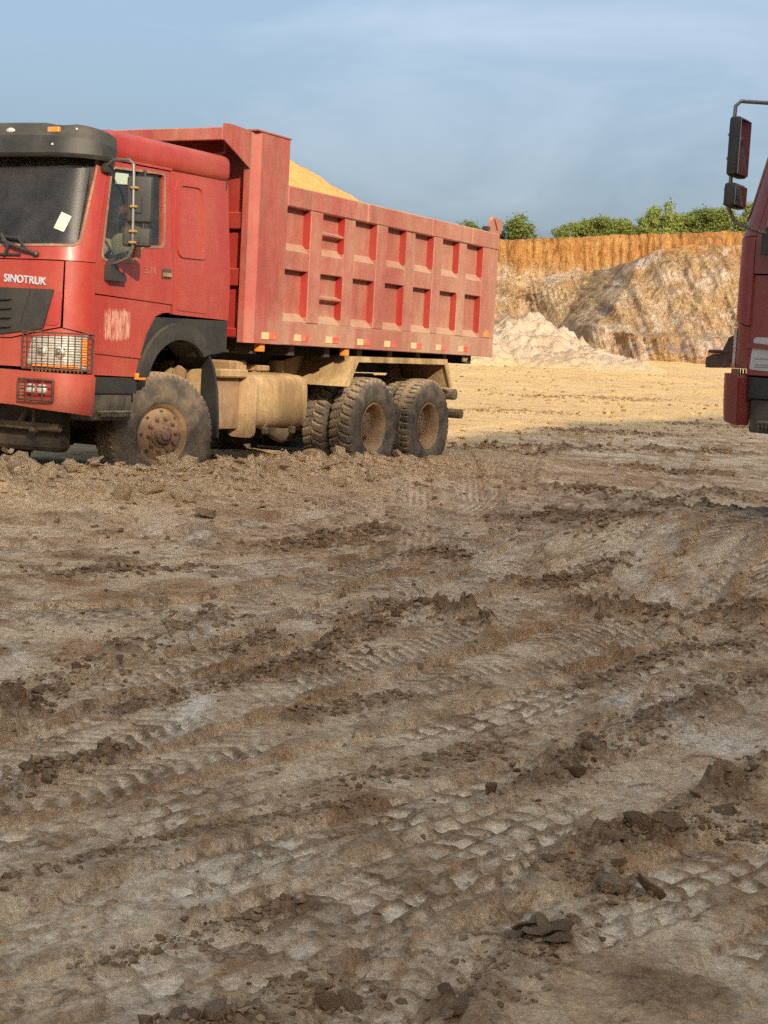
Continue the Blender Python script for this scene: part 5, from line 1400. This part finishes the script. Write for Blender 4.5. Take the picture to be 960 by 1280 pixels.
def driver():
    y = 0.66; hx, hy, hz = 0.25, y + 0.03, 2.53
    J = {'pelvis': (-0.06, y, 1.98, 0.15, 0.13), 'belly': (-0.05, y, 2.10, 0.14, 0.12), 'chest': (0.0, y, 2.24, 0.15, 0.12), 'neckbase': (0.09, y, 2.37, 0.075), 'neck': (0.15, y + 0.01, 2.42, 0.055),
         'jaw': (0.215, hy, 2.470, 0.068, 0.075), 'face': (hx - 0.01, hy, hz + 0.01, 0.082, 0.095), 'brow': (hx - 0.02, hy, hz + 0.065, 0.080, 0.094), 'top': (hx - 0.025, hy, hz + 0.105, 0.055, 0.065)}
    E = [('pelvis', 'belly'), ('belly', 'chest'), ('chest', 'neckbase'), ('neckbase', 'neck'), ('neck', 'jaw'), ('jaw', 'face'), ('face', 'brow'), ('brow', 'top')]
    ctr = Vector((0.74, 0.62, 2.08))
    for n, sg in (('l', 1), ('r', -1)):
        hand = Vector((0.64, y + sg * 0.19, 2.05))
        J.update({n + 'sh': (0.03, y + sg * 0.17, 2.31, 0.062), n + 'el': (0.28, y + sg * 0.25, 2.06, 0.045), n + 'wr': (0.55, hand.y, 2.03, 0.028), n + 'palm': (hand.x, hand.y, hand.z + 0.01, 0.030, 0.022),
                  n + 'hip': (0.0, y + sg * 0.10, 1.95, 0.10), n + 'knee': (0.44, y + sg * 0.13, 1.98, 0.068), n + 'ank': (0.55, y + sg * 0.13, 1.58, 0.042), n + 'toe': (0.72, y + sg * 0.13, 1.52, 0.035)})
        E += [('chest', n + 'sh'), (n + 'sh', n + 'el'), (n + 'el', n + 'wr'), (n + 'wr', n + 'palm'), ('pelvis', n + 'hip'), (n + 'hip', n + 'knee'), (n + 'knee', n + 'ank'), (n + 'ank', n + 'toe')]
        for k in range(4):
            oy = (k - 1.5) * 0.021; ln = (0.030, 0.038, 0.035, 0.026)[k]
            J[n + 'f%da' % k] = (hand.x + 0.035, hand.y + oy, hand.z + 0.030, 0.0095); J[n + 'f%db' % k] = (hand.x + 0.035 + ln, hand.y + oy, hand.z + 0.022, 0.009); J[n + 'f%dc' % k] = (hand.x + 0.030 + ln, hand.y + oy, hand.z - 0.008, 0.008)
            E += [(n + 'palm', n + 'f%da' % k), (n + 'f%da' % k, n + 'f%db' % k), (n + 'f%db' % k, n + 'f%dc' % k)]
        J[n + 'ta'] = (hand.x - 0.005, hand.y - sg * 0.040, hand.z + 0.008, 0.0105); J[n + 'tb'] = (hand.x + 0.030, hand.y - sg * 0.048, hand.z + 0.002, 0.0095)
        E += [(n + 'palm', n + 'ta'), (n + 'ta', n + 'tb')]
    look = Vector((0.86, 0.50, -0.05)).normalized(); right = Vector((look.y, -look.x, 0)).normalized()
    hc = Vector((hx - 0.012, hy, hz))
    def face(co):
        d = co - hc
        f = d.dot(look); s = d.dot(right); u = d.z
        if f > 0.03 and abs(u) < 0.13:
            nose = math.exp(-(s / 0.016) ** 2 - ((u + 0.005) / 0.030) ** 2) * 0.030
            sock = math.exp(-((abs(s) - 0.033) / 0.018) ** 2 - ((u - 0.028) / 0.016) ** 2) * 0.012
            lips = math.exp(-(s / 0.026) ** 2 - ((u + 0.052) / 0.012) ** 2) * 0.007
            return co + look * (nose - sock + lips)
        return co
    body = skinned('person', J, E, 'skin', None, TRUCK_LOC, TRUCK_YAW, 2, face)
    tag(body, 'bearded driver in khaki shirt seated behind the cab door window', 'person')
    for sg in (1, -1):
        MB().ico(hc + look * 0.076 + right * (0.033 * sg) + Vector((0, 0, 0.028)), 0.011, 2).build('eye', 'eye', body)
        MB().ico(hc + look * 0.085 + right * (0.033 * sg) + Vector((0, 0, 0.028)), 0.005, 1).build('pupil', 'hair', body)
        MB().ico(hc - look * 0.012 + right * (0.088 * sg) + Vector((0, 0, 0.006)), 0.026, 2, 0, (0.7, 0.5, 1.2)).build('ear', 'skin', body)
    b = MB()
    for k in range(70):
        a = random.uniform(-1.5, 1.5); u = random.uniform(-0.105, -0.035) - 0.012 * math.cos(a)
        d = (look * math.cos(a) + right * math.sin(a)) * (0.082 - 0.15 * max(0, -u - 0.06))
        b.ico(hc + d + Vector((0, 0, u)), random.uniform(0.012, 0.018), 1, 0.2)
    b.build('beard', 'hair', body)
    cap = MB().ico(hc + Vector((0, 0, 0.075)) - look * 0.012, 0.102, 3, 0, (1, 1, 0.62))
    cap.tube([hc + Vector((0, 0, 0.085)) + look * 0.06, hc + Vector((0, 0, 0.078)) + look * 0.17], [0.07, 0.05], 8)
    cap.build('cap', 'hair', body)
    SJ = {k: (*J[k][:3], *[r + 0.014 for r in J[k][3:]]) for k in ('pelvis', 'belly', 'chest', 'neckbase', 'lsh', 'rsh')}
    for n in ('l', 'r'):
        e = Vector(J[n + 'el'][:3]); s0 = Vector(J[n + 'sh'][:3]); m = s0.lerp(e, 0.85); SJ[n + 'cuff'] = (*m, 0.066)
    skinned('shirt', SJ, [('pelvis', 'belly'), ('belly', 'chest'), ('chest', 'neckbase'), ('chest', 'lsh'), ('chest', 'rsh'), ('lsh', 'lcuff'), ('rsh', 'rcuff')], 'shirt', body)
    TJ = {k: (*J[k][:3], *[r + 0.012 for r in J[k][3:]]) for k in ('pelvis', 'lhip', 'rhip', 'lknee', 'rknee', 'lank', 'rank')}
    skinned('trousers', TJ, [('pelvis', 'lhip'), ('lhip', 'lknee'), ('lknee', 'lank'), ('pelvis', 'rhip'), ('rhip', 'rknee'), ('rknee', 'rank')], 'trousers', body)
driver()

# ------------------------------------------------------------------ clods
def clod_material(name, a, b, c):
    N = Nodes(name); co = N.coord('Object'); rnd = N.node('ObjectInfo').outputs['Random']; isl = N.node('NewGeometry').outputs['Random Per Island']
    f = N.noise(co, 9, 5, 0.7)
    k = N.math('FRACT', N.math('ADD', rnd, isl))
    col = N.mix(k, a, b); col = N.mix(N.ramp(f, 0.45, 0.75, 0, 0.7), col, c)
    N.principled(col, 0.96, 0, N.bump(f, 0.7, 0.03), 0.15)
    return N.m
M['clod_tan'] = clod_material('tan_clod', (0.46, 0.315, 0.175), (0.66, 0.485, 0.300), (0.36, 0.235, 0.13))
M['clod_dark'] = clod_material('dark_clod', (0.19, 0.115, 0.062), (0.38, 0.260, 0.155), (0.14, 0.082, 0.044))
M['clod_sand'] = clod_material('sand_clod', (0.24, 0.145, 0.062), (0.48, 0.33, 0.16), (0.18, 0.11, 0.05))
def hull(seed, n, sc):
    r = np.random.default_rng(seed); bm = bmesh.new()
    for k in range(n):
        d = r.normal(size=3); d /= np.linalg.norm(d); d *= 0.75 + 0.35 * r.random()
        bm.verts.new((d[0] * sc[0], d[1] * sc[1], d[2] * sc[2]))
    bmesh.ops.convex_hull(bm, input=bm.verts[:])
    for v in [v for v in bm.verts if not v.link_faces]:
        bm.verts.remove(v)
    bmesh.ops.recalc_face_normals(bm, faces=bm.faces[:])
    V = np.array([v.co[:] for v in bm.verts]); bm.verts.index_update(); F = [[v.index for v in f.verts] for f in bm.faces]
    bm.free()
    return V, F
HULLS = [hull(900 + i, 16, (1.0, 0.8, 0.62)) for i in range(7)] + [hull(950 + i, 14, (1.0, 0.75, 0.28)) for i in range(4)]
def rough_hull(seed, n, sc):
    V, F = hull(seed, n, sc)
    bm = bmesh.new(); vs = [bm.verts.new(v) for v in V]
    for f in F:
        bm.faces.new([vs[i] for i in f])
    bmesh.ops.subdivide_edges(bm, edges=bm.edges[:], cuts=2, use_grid_fill=True)
    bmesh.ops.triangulate(bm, faces=bm.faces[:])
    bm.normal_update()
    co = np.array([v.co[:] for v in bm.verts])
    d = 0.16 * fbm(co[:, 0] * 2.1 + co[:, 2], co[:, 1] * 2.1 - co[:, 2], 4, seed, 0.65) - 0.05
    for v, k in zip(bm.verts, d):
        v.co = v.co + v.normal * float(k)
    bm.verts.index_update(); V = np.array([v.co[:] for v in bm.verts]); F = [[v.index for v in f.verts] for f in bm.faces]; bm.free()
    return V, F
HULLS += [rough_hull(980 + i, 15, (1.0, 0.8, 0.55) if i < 3 else (1.0, 0.8, 0.30)) for i in range(6)]
CLOD = {}
for mt in ('clod_tan', 'clod_dark'):
    CLOD[mt] = []
    for V, F in HULLS:
        me = bpy.data.meshes.new('earth_clod'); me.from_pydata(V.tolist(), [], F); me.materials.append(M[mt]); CLOD[mt].append(me)
def zs(P):
    P = np.asarray(P); return terrain(P[:, 0], P[:, 1])[0]
def put_clod(x, y, z, size, kind, mt, label, group=None, rot=None, name='earth_clod'):
    o = bpy.data.objects.new(name, CLOD[mt][kind]); COL.objects.link(o)
    o.location = (x, y, z); o.scale = (size,) * 3
    o.rotation_euler = rot if rot else (random.uniform(-0.5, 0.5), random.uniform(-0.5, 0.5), random.uniform(0, 6.28))
    tag(o, label, 'clod', group)
    return o
def scatter_line(line, w, n, r):
    i = r.integers(0, len(line) - 1, n); t = r.random(n)[:, None]
    P = line[i] * (1 - t) + line[i + 1] * t
    return P + r.normal(size=(n, 2)) * w
r5 = np.random.default_rng(55)
# the rubble ridge beside the truck: the largest clods are things, the rest a mass
P = scatter_line(RUBBLE_LINE[3:], 0.40, 165, r5); Z = zs(P)
for (x, y), z in zip(P, Z):
    sz = 0.040 + 0.090 * r5.random() ** 2.4
    put_clod(x, y, z + sz * 0.25, sz, int(r5.integers(0, 9)), 'clod_tan', 'broken clod of tan earth in the rubble ridge beside the red truck', 'clods of the rubble ridge')
lines = [(l, w) for l, w, h in RIDGE_LINES[:12]]
lens = np.array([np.linalg.norm(np.diff(l, axis=0), axis=1).sum() for l, w in lines])
cnt = np.round(115 * lens / lens.sum()).astype(int) + 1
for (l, w), n in zip(lines, cnt):
    P = scatter_line(l, w * 0.45, int(n), r5); Z = zs(P)
    for (x, y), z in zip(P, Z):
        sz = 0.016 + 0.034 * r5.random() ** 2
        put_clod(x, y, z + sz * 0.2, sz, int(r5.integers(0, 11)), 'clod_dark', 'dry grey-brown clod lying on a churned-up ridge of the yard', 'clods on the churned ridges')
SPECIAL = [
    (-1.36, 11.45, 0.15, 15, 'clod_dark', (0.1, 0.15, 0.4), 'dark flat clod lying alone in front of the tan rubble'),
    (1.17, 4.79, 0.075, 16, 'clod_dark', (1.2, 0.2, 0.5), 'small slab of mud standing on edge at the frame side'),
    (0.655, 3.84, 0.070, 11, 'clod_dark', (0.3, 0.2, 0.8), 'round mud lump, larger of two side by side on the broken ridge'),
    (0.745, 3.81, 0.058, 15, 'clod_dark', (0.9, 0.1, 2.1), 'tilted round slab beside the larger mud lump'),
    (-0.345, 2.92, 0.065, 13, 'clod_dark', (0.2, 0.5, 1.0), 'pointed brown clod at the bottom edge of the picture'),
    (0.90, 4.36, 0.070, 11, 'clod_dark', (0.4, 0.1, 0.2), 'upheaved mud block, uppermost of the broken crust'),
    (0.78, 4.24, 0.075, 12, 'clod_dark', (0.1, 0.5, 1.4), 'upheaved mud block in the middle of the broken crust'),
    (0.68, 4.13, 0.060, 13, 'clod_dark', (0.5, 0.2, 2.6), 'lowest mud block of the broken crust ridge'),
    (-1.30, 5.78, 0.075, 14, 'clod_dark', (0.2, 0.1, 0.1), 'thin grey mud flake by the frame edge near the dark ridge'),
    (-1.03, 7.66, 0.085, 15, 'clod_dark', (0.05, 0.05, 0.2), 'dark thin flake, longer of two on the pale crust'),
    (-0.88, 7.70, 0.060, 16, 'clod_dark', (0.05, 0.1, 0.9), 'shorter dark flake beside the long one on pale crust'),
    (-1.25, 15.6, 0.11, 11, 'clod_tan', (0.3, 0.2, 0.3), 'pale tan boulder under the fuel tank between the wheels'),
]
for x, y, sz, k, mt, rot, lab in SPECIAL:
    put_clod(x, y, ground_z(x, y) + sz * 0.28, sz, k, mt, lab, None, rot)
for k in range(12):
    x = 0.43 + 0.075 * math.cos(k * 2.4) * (k / 12) ** 0.5; y = 3.48 + 0.075 * math.sin(k * 2.4) * (k / 12) ** 0.5
    sz = 0.030 + 0.016 * random.random()
    put_clod(x, y, ground_z(x, y) + 0.012 + 0.028 * (1 - k / 12), sz, 7 + k % 4, 'clod_dark', 'flake in the small pile of cracked mud slabs on the ridge', 'pile of cracked slabs')

def clod_mass(name, P, S, mt, seed, sink=0.15):
    r = np.random.default_rng(seed); Z = zs(P)
    VV = []; FF = []; off = 0
    for (x, y), z, s in zip(P, Z, S):
        V, F = HULLS[int(r.integers(0, 11))]
        a = r.random() * 6.283; t = r.normal() * 0.4
        c, sn = math.cos(a), math.sin(a); ct, st = math.cos(t), math.sin(t)
        R = np.array([[c, -sn * ct, sn * st], [sn, c * ct, -c * st], [0, st, ct]])
        VV.append(V @ R.T * s + np.array([x, y, z + s * sink])); FF += [[i + off for i in f] for f in F]; off += len(V)
    me = bpy.data.meshes.new(name); me.from_pydata(np.vstack(VV).tolist(), [], FF); me.materials.append(M[mt])
    o = bpy.data.objects.new(name, me); COL.objects.link(o); o['kind'] = 'stuff'
    return o
P = scatter_line(RUBBLE_LINE, 0.52, 3600, r5)
o = clod_mass('rubble', P, 0.010 + 0.034 * r5.random(len(P)) ** 2.2, 'clod_tan', 1); tag(o, 'loose tan rubble along the foot of the red truck', 'rubble')
Q = []
for l, w, h in RIDGE_LINES:
    L = np.linalg.norm(np.diff(l, axis=0), axis=1).sum()
    Q.append(scatter_line(l, w * 0.6, int(240 + 300 * L), r5))
U = np.stack([r5.uniform(-2.4, 3.4, 2600), 2.7 + 14 * r5.random(2600) ** 1.6], -1)
P = np.vstack(Q + [U])
S = 0.003 + 0.020 * r5.random(len(P)) ** 3.2
S = S * np.clip(P[:, 1] / 6.0, 0.75, 2.2)
o = clod_mass('crumbs', P, S, 'clod_dark', 2); tag(o, 'dry crumbs of earth strewn over the churned yard', 'crumbs')
U = np.stack([r5.uniform(-2, 17, 2600), 22 + 44 * r5.random(2600) ** 1.2], -1)
U[:1300, 1] = 24 + 5.0 * np.floor(U[:1300, 1] / 5.0 - 4) + 0.45 * r5.normal(size=1300) + 0.25 * U[:1300, 0]
o = clod_mass('gravel', U, 0.015 + 0.085 * r5.random(2600) ** 3.0, 'clod_sand', 3); tag(o, 'scattered lumps on the sunlit yellow quarry floor', 'gravel')
